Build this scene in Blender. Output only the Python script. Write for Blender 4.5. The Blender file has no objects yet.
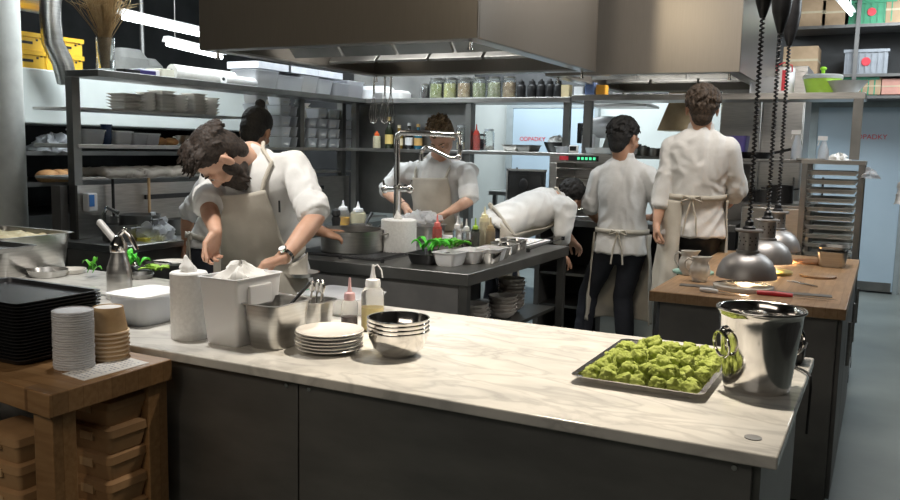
import bpy, bmesh, math, random
from mathutils import Vector, Matrix, Euler, noise
random.seed(7)
D = bpy.data; S = bpy.context.scene; COL = S.collection
PI = math.pi; V = Vector
# ---------------------------------------------------------------- camera
FL = 842.45
EYE = Vector((0, 0, 1.5))
cam_d = D.cameras.new('camera'); cam_d.sensor_width = 36; cam_d.lens = 36 * FL / 900; cam_d.clip_start = .05
cam = D.objects.new('camera', cam_d); COL.objects.link(cam)
cam.matrix_world = Matrix(((0.88817, -0.07428, 0.45348, 0), (0.45905, 0.09852, -0.88293, 0), (0.02091, 0.99236, 0.1216, 1.5), (0, 0, 0, 1)))
_R = Matrix(((0.88817, -0.07428, 0.45348), (0.45905, 0.09852, -0.88293), (0.02091, 0.99236, 0.1216)))
S.camera = cam
def _ray(px, py):
    a, b, c = px - 450, 250 - py, -FL
    # world axes in camera space are the rows below
    return Vector(tuple(_R[i][0] * a + _R[i][1] * b + _R[i][2] * c for i in range(3)))
def AZ(px, py, z):
    r = _ray(px, py); return EYE + r * ((z - 1.5) / r.z)
def AY(px, py, y):
    r = _ray(px, py); return EYE + r * (y / r.y)
def AX(px, py, x):
    r = _ray(px, py); return EYE + r * (x / r.x)
# ---------------------------------------------------------------- world, lights, exposure
w = D.worlds.new('World'); S.world = w; w.use_nodes = True
w.node_tree.nodes['Background'].inputs[0].default_value = (.55, .62, .72, 1)
w.node_tree.nodes['Background'].inputs[1].default_value = .05
S.view_settings.view_transform = 'Standard'; S.view_settings.look = 'None'
S.view_settings.gamma = 1; S.view_settings.use_curve_mapping = False
S.view_settings.exposure = 0.0
def spot(name, loc, tgt, power, col, size, blend=.5, rad=.04):
    l = D.lights.new(name, 'SPOT'); l.energy = power; l.color = col; l.spot_size = math.radians(size); l.spot_blend = blend; l.shadow_soft_size = rad
    o = D.objects.new(name, l); COL.objects.link(o); o.location = loc
    o.rotation_euler = (Vector(tgt) - Vector(loc)).to_track_quat('-Z', 'Y').to_euler(); return o
def area(name, loc, tgt, power, col, sx, sy):
    l = D.lights.new(name, 'AREA'); l.shape = 'RECTANGLE'; l.size = sx; l.size_y = sy; l.energy = power; l.color = col
    o = D.objects.new(name, l); COL.objects.link(o); o.location = loc
    o.rotation_euler = (Vector(tgt) - Vector(loc)).to_track_quat('-Z', 'Y').to_euler(); return o
WARM = (1, .83, .62); COOL = (.88, .96, 1); NEUT = (1, .96, .9)
spot('overhead_spot', (-.75, 2.75, 3.05), (-.85, 2.25, .9), 360, (1, .88, .72), 52, .8, .05)
spot('overhead_spot', (-2.2, 2.0, 3.05), (-2.3, 2.55, 1.1), 210, NEUT, 70, .7, .05)
spot('overhead_spot', (-1.2, -1.2, 3.0), (-1.75, 1.7, .65), 36, (1, .8, .55), 24, .4, .03)
spot('overhead_spot', (-2.1, 1.3, 3.15), (-2.45, 3.58, 2.35), 75, (1, .84, .6), 64, .9, .06)  # added warm spot to brighten the hood front, no known fitting
area('added_fill', (-3.0, 5.75, 3.1), (-3.0, 5.6, 0), 55, COOL, 2.2, .4)  # unseen area light added to brighten the middle cook
area('hood_light', (-2.6, 4.4, 2.42), (-2.6, 4.9, 0), 22, NEUT, 1.0, .2)
area('hood_light', (-1.5, 6.4, 2.42), (-1.5, 6.4, 0), 14, NEUT, .8, .2)
area('added_fill', (-.5, 4.2, 3.2), (-.9, 4.8, 1.0), 50, (1, .93, .85), 1.2, .5)  # soft fill added over the pass, no panel stands for it
area('added_fill', (.2, 8.9, 3.05), (-.6, 9.6, 1), 42, COOL, 1.6, .3)  # added area light for the back right door and shelves
area('added_fill', (-3.4, 9.0, 3.05), (-3.4, 10, 1), 100, COOL, 3, .4)  # added back light that brightens the rear wall and doors
area('added_fill', (.5, 6.3, 3.15), (-.7, 6.4, 2.0), 60, COOL, .4, 2.2)  # added light aimed to brighten the back hood's right side
area('added_fill', (-3.7, 4.6, 3.0), (-4.4, 4.8, 1.7), 38, COOL, .3, 2.0)  # light added to lift the left rack contents, no panel there
area('added_front_fill', (-1.5, -1.2, 3.2), (-1.8, 2.0, .5), 46, (1, .9, .78), 4, 1.5)  # broad fill added behind the camera, its source is unseen
area('added_fill', (-4.6, 4.0, 3.1), (-4.7, 4.0, 0), 75, COOL, .3, 2.5)  # extra area light added to lighten the left column
# ---------------------------------------------------------------- materials
def nm(name, col, rough=.5, metal=0., **k):
    m = D.materials.new(name); m.use_nodes = True; nt = m.node_tree; b = nt.nodes['Principled BSDF']
    b.inputs['Base Color'].default_value = (*col, 1); b.inputs['Roughness'].default_value = rough; b.inputs['Metallic'].default_value = metal
    if 'trans' in k: b.inputs['Transmission Weight'].default_value = k['trans']
    if 'ior' in k: b.inputs['IOR'].default_value = k['ior']
    if 'sss' in k: b.inputs['Subsurface Weight'].default_value = k['sss']; b.inputs['Subsurface Radius'].default_value = (.02, .01, .006)
    if 'em' in k: b.inputs['Emission Color'].default_value = (*k['em'], 1); b.inputs['Emission Strength'].default_value = k['es']
    if 'coat' in k: b.inputs['Coat Weight'].default_value = k['coat']
    if 'alpha' in k: b.inputs['Alpha'].default_value = k['alpha']
    N = nt.nodes; L = nt.links
    if 'n' in k or 'bump' in k or 'rv' in k:
        tc = N.new('ShaderNodeTexCoord'); mp = N.new('ShaderNodeMapping'); mp.inputs['Scale'].default_value = k.get('sc', (1, 1, 1))
        L.new(tc.outputs['Object'], mp.inputs[0])
        nz = N.new('ShaderNodeTexNoise'); nz.inputs['Scale'].default_value = k.get('ns', 8); nz.inputs['Detail'].default_value = k.get('nd', 4)
        L.new(mp.outputs[0], nz.inputs['Vector'])
        if 'n' in k:
            r = N.new('ShaderNodeValToRGB'); r.color_ramp.elements[0].position = k.get('p0', .35); r.color_ramp.elements[1].position = k.get('p1', .65)
            r.color_ramp.elements[0].color = (*col, 1); r.color_ramp.elements[1].color = (*k['n'], 1)
            L.new(nz.outputs[0], r.inputs[0]); L.new(r.outputs[0], b.inputs['Base Color'])
        if 'rv' in k:
            mr = N.new('ShaderNodeMapRange'); mr.inputs[3].default_value = rough - k['rv']; mr.inputs[4].default_value = rough + k['rv']
            L.new(nz.outputs[0], mr.inputs[0]); L.new(mr.outputs[0], b.inputs['Roughness'])
        if 'bump' in k:
            bp = N.new('ShaderNodeBump'); bp.inputs['Strength'].default_value = k['bump']; bp.inputs['Distance'].default_value = k.get('bd', .004)
            L.new(nz.outputs[0], bp.inputs['Height']); L.new(bp.outputs[0], b.inputs['Normal'])
    return m
M = {}
M['steel'] = nm('brushed_steel', (.46, .455, .44), .32, 1, n=(.56, .55, .53), rv=.08, bump=.05, sc=(1, 1, 14), ns=9, bd=.001)
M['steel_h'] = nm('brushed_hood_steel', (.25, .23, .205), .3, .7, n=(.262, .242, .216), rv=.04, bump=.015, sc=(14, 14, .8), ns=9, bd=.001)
M['steel_d'] = nm('dull_steel', (.22, .22, .215), .42, 1, n=(.28, .28, .27), rv=.08, ns=5)
M['steel_p'] = nm('painted_grey_steel', (.13, .128, .125), .5, .3, n=(.17, .165, .16), ns=6)
M['chrome'] = nm('polished_steel', (.72, .7, .67), .12, 1, n=(.78, .76, .73), rv=.05, ns=14)
M['panel'] = nm('counter_panel_steel', (.2, .2, .195), .42, .7, n=(.25, .25, .24), rv=.07, ns=4, sc=(1, 1, 3))
M['alu'] = nm('lamp_aluminium', (.42, .405, .4), .42, .7, n=(.46, .445, .435), ns=20)
M['black'] = nm('black_plastic', (.012, .012, .013), .38, n=(.02, .02, .022), ns=30)
M['blackm'] = nm('black_enamel', (.018, .019, .02), .32, .2, n=(.03, .03, .032), ns=12)
M['white'] = nm('white_plastic', (.74, .74, .75), .38, n=(.79, .79, .79), ns=6, sss=.05)
M['china'] = nm('white_china', (.72, .69, .63), .14, n=(.77, .74, .69), ns=5, coat=.4)
M['stone'] = nm('speckled_stoneware', (.62, .57, .52), .35, n=(.76, .71, .66), ns=18)
M['paper'] = nm('paper', (.78, .77, .74), .85, n=(.84, .83, .8), ns=40, bump=.25)
M['roll'] = nm('embossed_paper_roll', (.76, .76, .75), .85, n=(.84, .84, .83), ns=90, bump=.5)
M['kraft'] = nm('kraft_paper', (.5, .33, .17), .75, n=(.58, .4, .22), ns=30, bump=.15)
M['kraftb'] = nm('kraft_box_board', (.36, .21, .1), .7, n=(.43, .26, .125), ns=14)
M['cardb'] = nm('brown_cardboard', (.36, .25, .15), .8, n=(.43, .3, .19), ns=10)
M['frost'] = nm('frosted_plastic', (.82, .84, .88), .32, trans=.72, ior=1.15, n=(.9, .92, .95), ns=5)
M['lidp'] = nm('milky_clear_plastic', (.8, .81, .84), .3, trans=.25, ior=1.3, n=(.88, .89, .92), ns=6)
M['clearp'] = nm('clear_soft_plastic', (.9, .9, .88), .2, trans=.93, ior=1.12, n=(.95, .95, .94), ns=5)
M['glass'] = nm('clear_glass', (.93, .96, .95), .04, trans=.95, ior=1.45, n=(.97, .99, .98), ns=4)
M['green'] = nm('light_green_plastic', (.3, .68, .03), .35, n=(.36, .75, .05), ns=10, sss=.1)
M['leaf'] = nm('fresh_herb_leaf', (.05, .3, .015), .5, n=(.16, .55, .04), ns=30, bump=.4)
M['dough'] = nm('cream_dough', (.75, .66, .42), .6, n=(.62, .5, .26), ns=25, bump=.4)
M['skin'] = nm('skin', (.48, .265, .175), .48, n=(.62, .38, .27), ns=9, bump=.12, sss=.12, bd=.002)
M['skin_d'] = nm('olive_skin', (.36, .19, .115), .5, n=(.45, .25, .16), ns=9, bump=.12, sss=.1, bd=.002)
def hairm(name, c, c2): return nm(name, c, .7, n=c2, sc=(1, 1, 1), ns=110, nd=6, bump=.7, bd=.004)
M['hair_b'] = hairm('dark_brown_hair', (.01, .006, .004), (.035, .021, .013))
M['hair_k'] = hairm('black_hair', (.004, .004, .004), (.015, .013, .012))
M['hair_l'] = hairm('light_brown_hair', (.06, .038, .018), (.2, .13, .065))
M['hair_m'] = hairm('medium_brown_hair', (.018, .012, .008), (.07, .045, .028))
def cloth(name, c, c2, b=.5): return nm(name, c, .85, n=c2, ns=7, nd=8, bump=b, bd=.012)
M['jacket'] = cloth('white_cotton', (.6, .595, .58), (.69, .685, .67), .8)
M['apron'] = cloth('natural_linen', (.44, .405, .34), (.54, .5, .43), .6)
M['apron_d'] = cloth('taupe_linen', (.3, .27, .21), (.4, .36, .29), .6)
M['trous'] = cloth('navy_cotton', (.012, .014, .022), (.022, .025, .036))
M['blackc'] = cloth('black_cotton', (.01, .01, .011), (.02, .02, .021))
M['ceil'] = nm('dark_painted_ceiling', (.025, .027, .03), .8, n=(.04, .042, .045), ns=2)
M['wallw'] = nm('white_wall_panel', (.56, .6, .58), .5, n=(.62, .66, .64), ns=2)
M['walld'] = nm('dark_grey_wall', (.05, .052, .054), .7, n=(.08, .082, .085), ns=3)
M['doorb'] = nm('pale_blue_door_panel', (.42, .53, .62), .45, n=(.47, .58, .67), ns=1.5)
M['red'] = nm('red_print', (.62, .03, .05), .5, n=(.7, .05, .07), ns=20)
M['ink'] = nm('black_ink', (.05, .05, .06), .7, n=(.09, .09, .1), ns=60)
M['yellow'] = nm('yellow_crate_plastic', (.72, .42, .02), .45, n=(.8, .48, .03), ns=6)
M['tube'] = nm('fluorescent_tube', (1, 1, 1), .3, em=(.9, .97, 1), es=9)
M['bulb'] = nm('heat_lamp_bulb', (1, .9, .7), .3, em=(1, .78, .5), es=26)
M['screen'] = nm('green_display', (.02, .1, .04), .3, em=(.1, .9, .4), es=1.2)
def wood(name, c, c2, sc, rough=.4):
    m = nm(name, c, rough, n=c2, sc=sc, ns=7, nd=6, bump=.08, p0=.3, p1=.7)
    nt = m.node_tree; N = nt.nodes; L = nt.links; b = N['Principled BSDF']
    tc = N.new('ShaderNodeTexCoord'); mp = N.new('ShaderNodeMapping'); L.new(tc.outputs['Object'], mp.inputs[0])
    br = N.new('ShaderNodeTexBrick'); br.inputs['Scale'].default_value = 1; br.inputs['Brick Width'].default_value = .34; br.inputs['Row Height'].default_value = .045
    br.inputs['Mortar Size'].default_value = .0006; br.inputs['Color1'].default_value = (.72, .72, .72, 1); br.inputs['Color2'].default_value = (1, 1, 1, 1); br.inputs['Mortar'].default_value = (.5, .45, .4, 1)
    if sc[0] > sc[1]: mp.inputs['Rotation'].default_value = (0, 0, PI / 2)
    L.new(mp.outputs[0], br.inputs['Vector'])
    mx = N.new('ShaderNodeMix'); mx.data_type = 'RGBA'; mx.blend_type = 'MULTIPLY'; mx.inputs[0].default_value = 1
    src = b.inputs['Base Color'].links[0].from_socket
    L.new(src, mx.inputs[6]); L.new(br.outputs[0], mx.inputs[7]); L.new(mx.outputs[2], b.inputs['Base Color'])
    return m
M['wood'] = wood('oak_butcher_block', (.3, .16, .065), (.42, .245, .11), (1, 9, 9))
M['wood_p'] = wood('beech_butcher_block', (.34, .2, .1), (.46, .29, .16), (9, 1, 9))
M['woodd'] = nm('walnut_brown_wood', (.17, .075, .03), .5, n=(.26, .12, .05), sc=(1, 12, 12), ns=5)
def marble():
    m = nm('veined_marble', (.7, .67, .61), .16); nt = m.node_tree; N = nt.nodes; L = nt.links; b = N['Principled BSDF']
    tc = N.new('ShaderNodeTexCoord'); mp = N.new('ShaderNodeMapping'); L.new(tc.outputs['Object'], mp.inputs[0]); mp.inputs['Rotation'].default_value = (0, 0, .55); mp.inputs['Scale'].default_value = (1, 2.2, 1)
    n1 = N.new('ShaderNodeTexNoise'); n1.inputs['Scale'].default_value = 3.6; n1.inputs['Detail'].default_value = 9; n1.inputs['Distortion'].default_value = .9; L.new(mp.outputs[0], n1.inputs['Vector'])
    r = N.new('ShaderNodeValToRGB'); e = r.color_ramp.elements; e[0].position = .44; e[0].color = (1, 1, 1, 1); e[1].position = .56; e[1].color = (1, 1, 1, 1)
    x = r.color_ramp.elements.new(.5); x.color = (.55, .55, .56, 1); L.new(n1.outputs[0], r.inputs[0])
    n2 = N.new('ShaderNodeTexNoise'); n2.inputs['Scale'].default_value = 5; n2.inputs['Detail'].default_value = 5; L.new(mp.outputs[0], n2.inputs['Vector'])
    r2 = N.new('ShaderNodeValToRGB'); r2.color_ramp.elements[0].position = .3; r2.color_ramp.elements[1].position = .65
    r2.color_ramp.elements[0].color = (.55, .54, .51, 1); r2.color_ramp.elements[1].color = (.72, .7, .65, 1); L.new(n2.outputs[0], r2.inputs[0])
    mx = N.new('ShaderNodeMix'); mx.data_type = 'RGBA'; mx.blend_type = 'MULTIPLY'; mx.inputs[0].default_value = .45
    L.new(r2.outputs[0], mx.inputs[6]); L.new(r.outputs[0], mx.inputs[7]); L.new(mx.outputs[2], b.inputs['Base Color'])
    return m
M['marble'] = marble()
M['floor'] = nm('worn_grey_floor', (.16, .18, .17), .35, n=(.24, .265, .25), ns=1.6, nd=8, rv=.1, bump=.05)
_cm = {}
def C(c, rough=.45, metal=0., **k):
    key = (c, rough, metal, tuple(sorted(k.items())))
    if key not in _cm: _cm[key] = nm('tinted_surface', c, rough, metal, **dict(dict(n=tuple(min(1, v * 1.15 + .003) for v in c), ns=12), **k))
    return _cm[key]
# ---------------------------------------------------------------- mesh helpers
def mxbasis(z, up=None):
    z = Vector(z).normalized(); u = Vector(up) if up is not None else (Vector((0, 0, 1)) if abs(z.z) < .95 else Vector((1, 0, 0)))
    x = u.cross(z).normalized(); y = z.cross(x); return Matrix((x, y, z)).transposed()
class MB:
    def __init__(s): s.b = bmesh.new()
    def box(s, x0, x1, y0, y1, z0, z1, mx=None):
        v = [s.b.verts.new(Vector((x, y, z)) if mx is None else mx @ Vector((x, y, z))) for x in (x0, x1) for y in (y0, y1) for z in (z0, z1)]
        for f in ((0, 1, 3, 2), (4, 6, 7, 5), (0, 4, 5, 1), (2, 3, 7, 6), (0, 2, 6, 4), (1, 5, 7, 3)): s.b.faces.new([v[i] for i in f])
        return s
    def cbox(s, c, sx, sy, sz, rz=0, rot=None):
        mx = Matrix.Translation(c) @ (rot.to_4x4() if rot else Matrix.Rotation(rz, 4, 'Z'))
        return s.box(-sx / 2, sx / 2, -sy / 2, sy / 2, -sz / 2, sz / 2, mx)
    def rings(s, rings, cap0=True, cap1=True, close=True):
        vv = [[s.b.verts.new(p) for p in r] for r in rings]; n = len(vv[0])
        for a, c in zip(vv, vv[1:]):
            for i in range(n if close else n - 1):
                j = (i + 1) % n
                try: s.b.faces.new((a[i], a[j], c[j], c[i]))
                except ValueError: pass
        if cap0: s.b.faces.new(vv[0][::-1])
        if cap1: s.b.faces.new(vv[-1])
        return s
    def cyl(s, p0, p1, r0, r1=None, n=20, cap=True):
        r1 = r0 if r1 is None else r1; p0 = Vector(p0); p1 = Vector(p1); B = mxbasis(p1 - p0)
        ring = lambda p, r: [p + B @ Vector((math.cos(2 * PI * i / n) * r, math.sin(2 * PI * i / n) * r, 0)) for i in range(n)]
        return s.rings([ring(p0, r0), ring(p1, r1)], cap, cap)
    def lathe(s, prof, c=(0, 0, 0), n=32, mx=None):
        c = Vector(c); R = []
        for r, z in prof:
            R.append([(mx @ Vector((math.cos(2 * PI * i / n) * max(r, 1e-4), math.sin(2 * PI * i / n) * max(r, 1e-4), z)) if mx else Vector((math.cos(2 * PI * i / n) * max(r, 1e-4), math.sin(2 * PI * i / n) * max(r, 1e-4), z))) + c for i in range(n)])
        return s.rings(R)
    def tube(s, pts, r, n=10, cap=True):
        pts = [Vector(p) for p in pts]; R = []; B = None
        for i, p in enumerate(pts):
            t = (pts[min(i + 1, len(pts) - 1)] - pts[max(i - 1, 0)]).normalized()
            if B is None: B = mxbasis(t)
            else:
                x = B.col[0] - t * B.col[0].dot(t); x.normalize(); B = Matrix((x, t.cross(x), t)).transposed()
            rr = r[i] if isinstance(r, (list, tuple)) else r
            R.append([p + B @ Vector((math.cos(2 * PI * k / n) * rr, math.sin(2 * PI * k / n) * rr, 0)) for k in range(n)])
        return s.rings(R, cap, cap)
    def ell(s, c, r, rot=None, nu=20, nv=12):
        c = Vector(c); R = []
        for j in range(nv + 1):
            th = PI * j / nv; q = max(math.sin(th), 1e-3)
            R.append([c + (rot @ Vector((r[0] * q * math.cos(2 * PI * i / nu), r[1] * q * math.sin(2 * PI * i / nu), -r[2] * math.cos(th))) if rot else Vector((r[0] * q * math.cos(2 * PI * i / nu), r[1] * q * math.sin(2 * PI * i / nu), -r[2] * math.cos(th)))) for i in range(nu)])
        return s.rings(R)
    def cap(s, p0, p1, r0, r1=None, n=14):
        r1 = r0 if r1 is None else r1
        return s.cyl(p0, p1, r0, r1, n).ell(p0, (r0,) * 3, None, n, 8).ell(p1, (r1,) * 3, None, n, 8)
    def prism(s, pts, z0, z1):
        return s.rings([[Vector((x, y, z0)) for x, y in pts], [Vector((x, y, z1)) for x, y in pts]])
    def rr(s, w_, d_, r, z, c=(0, 0), k=5):
        out = []
        for cx, cy, a0 in ((w_ / 2 - r, d_ / 2 - r, 0), (-w_ / 2 + r, d_ / 2 - r, PI / 2), (-w_ / 2 + r, -d_ / 2 + r, PI), (w_ / 2 - r, -d_ / 2 + r, 3 * PI / 2)):
            for i in range(k + 1):
                a = a0 + PI / 2 * i / k; out.append(Vector((c[0] + cx + r * math.cos(a), c[1] + cy + r * math.sin(a), z)))
        return out
    def pan(s, w_, d_, h, r=.02, rim=.012, th=.0015, taper=.9):
        # open rounded pan with a rim; built at the origin, base on z = 0
        R = [s.rr(w_ * taper - .01, d_ * taper - .01, r, 0), s.rr(w_ * taper, d_ * taper, r, .008), s.rr(w_, d_, r, h - .003), s.rr(w_ + rim * 2, d_ + rim * 2, r + rim, h - .002), s.rr(w_ + rim * 2, d_ + rim * 2, r + rim, h),
             s.rr(w_ - th * 2, d_ - th * 2, r, h), s.rr(w_ * taper - th * 2, d_ * taper - th * 2, r, .008 + th), s.rr(w_ * taper - .012, d_ * taper - .012, r, th)]
        return s.rings(R)
    def grid(s, fn, nu, nv):
        vv = [[s.b.verts.new(fn(i / nu, j / nv)) for j in range(nv + 1)] for i in range(nu + 1)]
        for i in range(nu):
            for j in range(nv): s.b.faces.new((vv[i][j], vv[i + 1][j], vv[i + 1][j + 1], vv[i][j + 1]))
        return s
    def mesh(s, name='m'):
        me = D.meshes.new(name); bmesh.ops.recalc_face_normals(s.b, faces=s.b.faces[:]); s.b.to_mesh(me); s.b.free(); return me
    def o(s, name, mat, parent=None, loc=None, ang=.6, bevel=0, solid=0, smooth=True, rz=0):
        me = s.mesh(name); me.materials.append(M[mat] if isinstance(mat, str) else mat)
        ob = D.objects.new(name, me); COL.objects.link(ob)
        if smooth: me.shade_smooth(); me.set_sharp_from_angle(angle=ang)
        if parent: ob.parent = parent
        if loc is not None: ob.location = loc
        if rz: ob.rotation_euler.z = rz
        if solid: m = ob.modifiers.new('s', 'SOLIDIFY'); m.thickness = solid; m.offset = 0
        if bevel: m = ob.modifiers.new('b', 'BEVEL'); m.width = bevel; m.segments = 2; m.limit_method = 'ANGLE'
        return ob
def T(o, label=None, cat=None, group=None, kind=None):
    if label: o['label'] = label
    if cat: o['category'] = cat
    if group: o['group'] = group
    if kind: o['kind'] = kind
    return o
def E(name, loc, label, cat, group=None, rz=0):
    o = D.objects.new(name, None); COL.objects.link(o); o.location = loc; o.rotation_euler = (0, 0, rz); o.empty_display_size = .05
    return T(o, label, cat, group)
def dup(o, loc, rz=None, label=None, group=None):
    c = o.copy(); COL.objects.link(c); c.location = loc
    if rz is not None: c.rotation_euler.z = rz
    if label: c['label'] = label
    if group: c['group'] = group
    def rec(a, b):
        for ch in list(a.children):
            d = ch.copy(); COL.objects.link(d); d.parent = b; rec(ch, d)
    rec(o, c); return c
def ST(o): o['kind'] = 'structure'; return o
def text(body, size, mat, parent, mx, ext=.0006, name='lettering'):
    cu = D.curves.new(name, 'FONT'); cu.body = body; cu.size = size; cu.extrude = ext; cu.align_x = 'CENTER'; cu.align_y = 'CENTER'
    tmp = D.objects.new('t', cu); COL.objects.link(tmp); bpy.context.view_layer.update()
    me = D.meshes.new_from_object(tmp.evaluated_get(bpy.context.evaluated_depsgraph_get())); D.objects.remove(tmp); D.curves.remove(cu)
    me.materials.clear(); me.materials.append(M[mat] if isinstance(mat, str) else mat)
    ob = D.objects.new(name, me); COL.objects.link(ob)
    if parent: ob.parent = parent
    ob.matrix_local = mx; return ob
# ---------------------------------------------------------------- the room
ST(MB().box(-8, 2.3, -2.5, 10.5, -.1, 0).o('floor', 'floor', smooth=False))
ST(MB().box(-8, 2.3, -2.5, 10.5, 3.3, 3.4).o('ceiling', 'ceil', smooth=False))
ST(MB().box(-8, 2.3, 10.4, 10.5, 0, 3.3).o('wall_back', 'wallw', smooth=False))
ST(MB().box(-8.1, -8, -2.5, 10.5, 0, 3.3).o('wall_left', 'walld', smooth=False))
ST(MB().box(2.3, 2.4, -2.5, 10.5, 0, 3.3).o('wall_right', 'walld', smooth=False))
ST(MB().box(-8, 2.3, -2.6, -2.5, 0, 3.3).o('wall_front', 'walld', smooth=False))
ST(MB().box(-8, 2.3, 10.36, 10.4, 2.12, 3.3).o('trim_1', 'walld', smooth=False))
# cold room doors
def door(n, x0, x1, tx, tz):
    d = ST(MB().box(x0, x1, 10.3, 10.36, .02, 2.02).o('door_%d' % n, 'doorb', bevel=.005))
    f = MB()
    for a in ((x0 - .09, x0, 0, 2.11), (x1, x1 + .05, 0, 2.11), (x0, x1, 2.02, 2.11)): f.box(a[0], a[1], 10.29, 10.4, a[2], a[3])
    f.o('door_frame', C((.3, .34, .35)), d)
    MB().box(x0 + .02, x1 - .02, 10.29, 10.3, .02, .12).o('kick_plate', 'steel_d', d)
    mx = Matrix.Translation((tx, 10.296, tz)) @ Matrix.Rotation(PI / 2, 4, 'X')
    text('ODPADKY', .075, 'red', d, mx)
    MB().cyl((x0 + .1, 10.24, 1.0), (x0 + .1, 10.24, 1.25), .012).cyl((x0 + .1, 10.24, 1.03), (x0 + .1, 10.3, 1.03), .01).cyl((x0 + .1, 10.24, 1.22), (x0 + .1, 10.3, 1.22), .01).o('door_handle', 'black', d)
door(1, -.72, .15, -.2, 1.7); door(2, -4.4, -3.3, -4.12, 1.62)
# steel wall lining behind the middle cook and behind the pass
ST(MB().box(-4.3, -3.1, 6.42, 6.45, .9, 2.6).o('trim_2', 'steel_d', smooth=False))
ST(MB().box(-5.6, -4.45, 6.9, 7.0, 0, 3.3).o('trim_3', 'walld', smooth=False))
# round white column at the left with its papers
c = AY(8, 150, 3.3)
col = ST(MB().cyl((c.x - .1, 3.3, 0), (c.x - .1, 3.3, 3.3), .155, n=40).o('trim_4', C((.62, .63, .6), .55)))
# ---------------------------------------------------------------- front counter
r = E('serving_counter', (-2.2, 2.2, 0), 'long brushed steel serving counter base under the white marble top', 'counter')
def L(o): return o
X0 = -2.2; Y0 = 2.2
b = MB(); b.box(-3.9 - X0, -.2 - X0, 1.79 - Y0, 2.63 - Y0, .06, .87); b.o('cabinet_body', 'steel_d', r)
for i, (a, c_) in enumerate(((-3.9, -2.62), (-2.615, -1.97), (-1.965, -1.36), (-1.355, -.2))):
    p = MB().box(a - X0, c_ - X0, 1.77 - Y0, 1.79 - Y0, .08, .872).o('front_panel', 'panel', r, bevel=.002)
    for q in (a + .035, c_ - .035):
        MB().cyl((q - X0, 1.766 - Y0, .852), (q - X0, 1.771 - Y0, .852), .006, n=12).o('screw', 'chrome', p)
MB().box(-3.9 - X0, -.24 - X0, 1.84 - Y0, 2.6 - Y0, 0, .06).o('plinth', 'black', r)
MB().box(-.2 - X0, -.185 - X0, 1.79 - Y0, 2.63 - Y0, .06, .87).o('end_panel', 'steel_d', r)
b = MB(); b.box(-3.9, -.15, 1.738, 2.675, .872, .9)
t = b.o('marble_worktop', 'marble', bevel=.004); T(t, 'grey-veined white marble worktop on the long steel serving counter', 'worktop')
g = MB().cyl((-.21, 1.835, .8995), (-.21, 1.835, .902), .018, n=24).o('cable_grommet', 'steel_d', t)
# ---------------------------------------------------------------- wooden table
r = E('wooden_table', (-2.2, 1.55, 0), 'oak butcher block table holding trays and cups, with boxes on its lower shelf', 'table')
b = MB(); b.prism([(-1.3, -.04), (.446, -.236), (.436, .17), (-1.3, .17)], .825, .885); b.o('tabletop', 'wood', r, bevel=.003)
for x, y in ((.385, -.175), (.385, .13), (-1.2, .12), (-.62, -.08)): MB().box(x - .035, x + .035, y - .035, y + .035, 0, .825).o('leg', 'wood', r, bevel=.003)
MB().box(-1.25, .40, .14, .165, .74, .825).o('apron_rail', 'wood', r)
MB().prism([(-1.25, -.03), (.41, -.2), (.41, .16), (-1.25, .16)], .40, .43).o('lower_shelf', 'wood', r, bevel=.002)
# kraft boxes on the lower shelf
def kbox(x, y, z, w_=.2, d_=.16, h=.075, rz=0, lab='brown kraft takeaway box stacked under the oak table', grp='kraft takeaway boxes under the table'):
    r = E('takeaway_box', (x, y, z), lab, 'box', grp, rz)
    b = MB(); b.rings([b.rr(w_ - .02, d_ - .02, .012, 0), b.rr(w_, d_, .014, h * .62)]); b.o('box_base', 'kraftb', r)
    b = MB(); b.rings([b.rr(w_ + .006, d_ + .006, .014, h * .62), b.rr(w_ + .003, d_ + .003, .014, h * .9), b.rr(w_ - .02, d_ - .02, .012, h)]); b.o('lid', 'kraftb', r)
    b = MB(); b.box(-.025, .025, -d_ / 2 - .006, -d_ / 2 - .001, h * .45, h * .75); b.o('tuck_flap', 'kraft', r); return r
kb = None; z0 = .432
for cx, cy, n, lab in ((-2.02, 1.42, 4, 'left front'), (-1.875, 1.585, 5, 'right back')):
    for k in range(n):
        ll = 'brown kraft takeaway box in the %s pile under the oak table' % lab
        if k == n - 1: ll = 'topmost kraft takeaway box of the %s pile under the oak table' % lab
        x = cx + random.uniform(-.004, .004)
        if kb is None: kb = kbox(x, cy, z0, lab=ll, w_=.17, d_=.13); o = kb
        else: o = dup(kb, (x, cy, z0 + k * .0755), random.uniform(-.04, .04), ll)
for k in range(2):
    dup(kb, (-2.2, 1.6, z0 + k * .0755), .02, 'kraft takeaway box standing deep behind the left pile under the table')
for k in range(5):
    b = MB(); b.pan(.3, .2, .03); o = b.o('baking_tray', 'steel', loc=(-2.62, 1.585, .432 + k * .022)); T(o, 'thin grey metal tray piled on the far left of the low oak shelf', 'tray', 'grey trays under the table')
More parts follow.
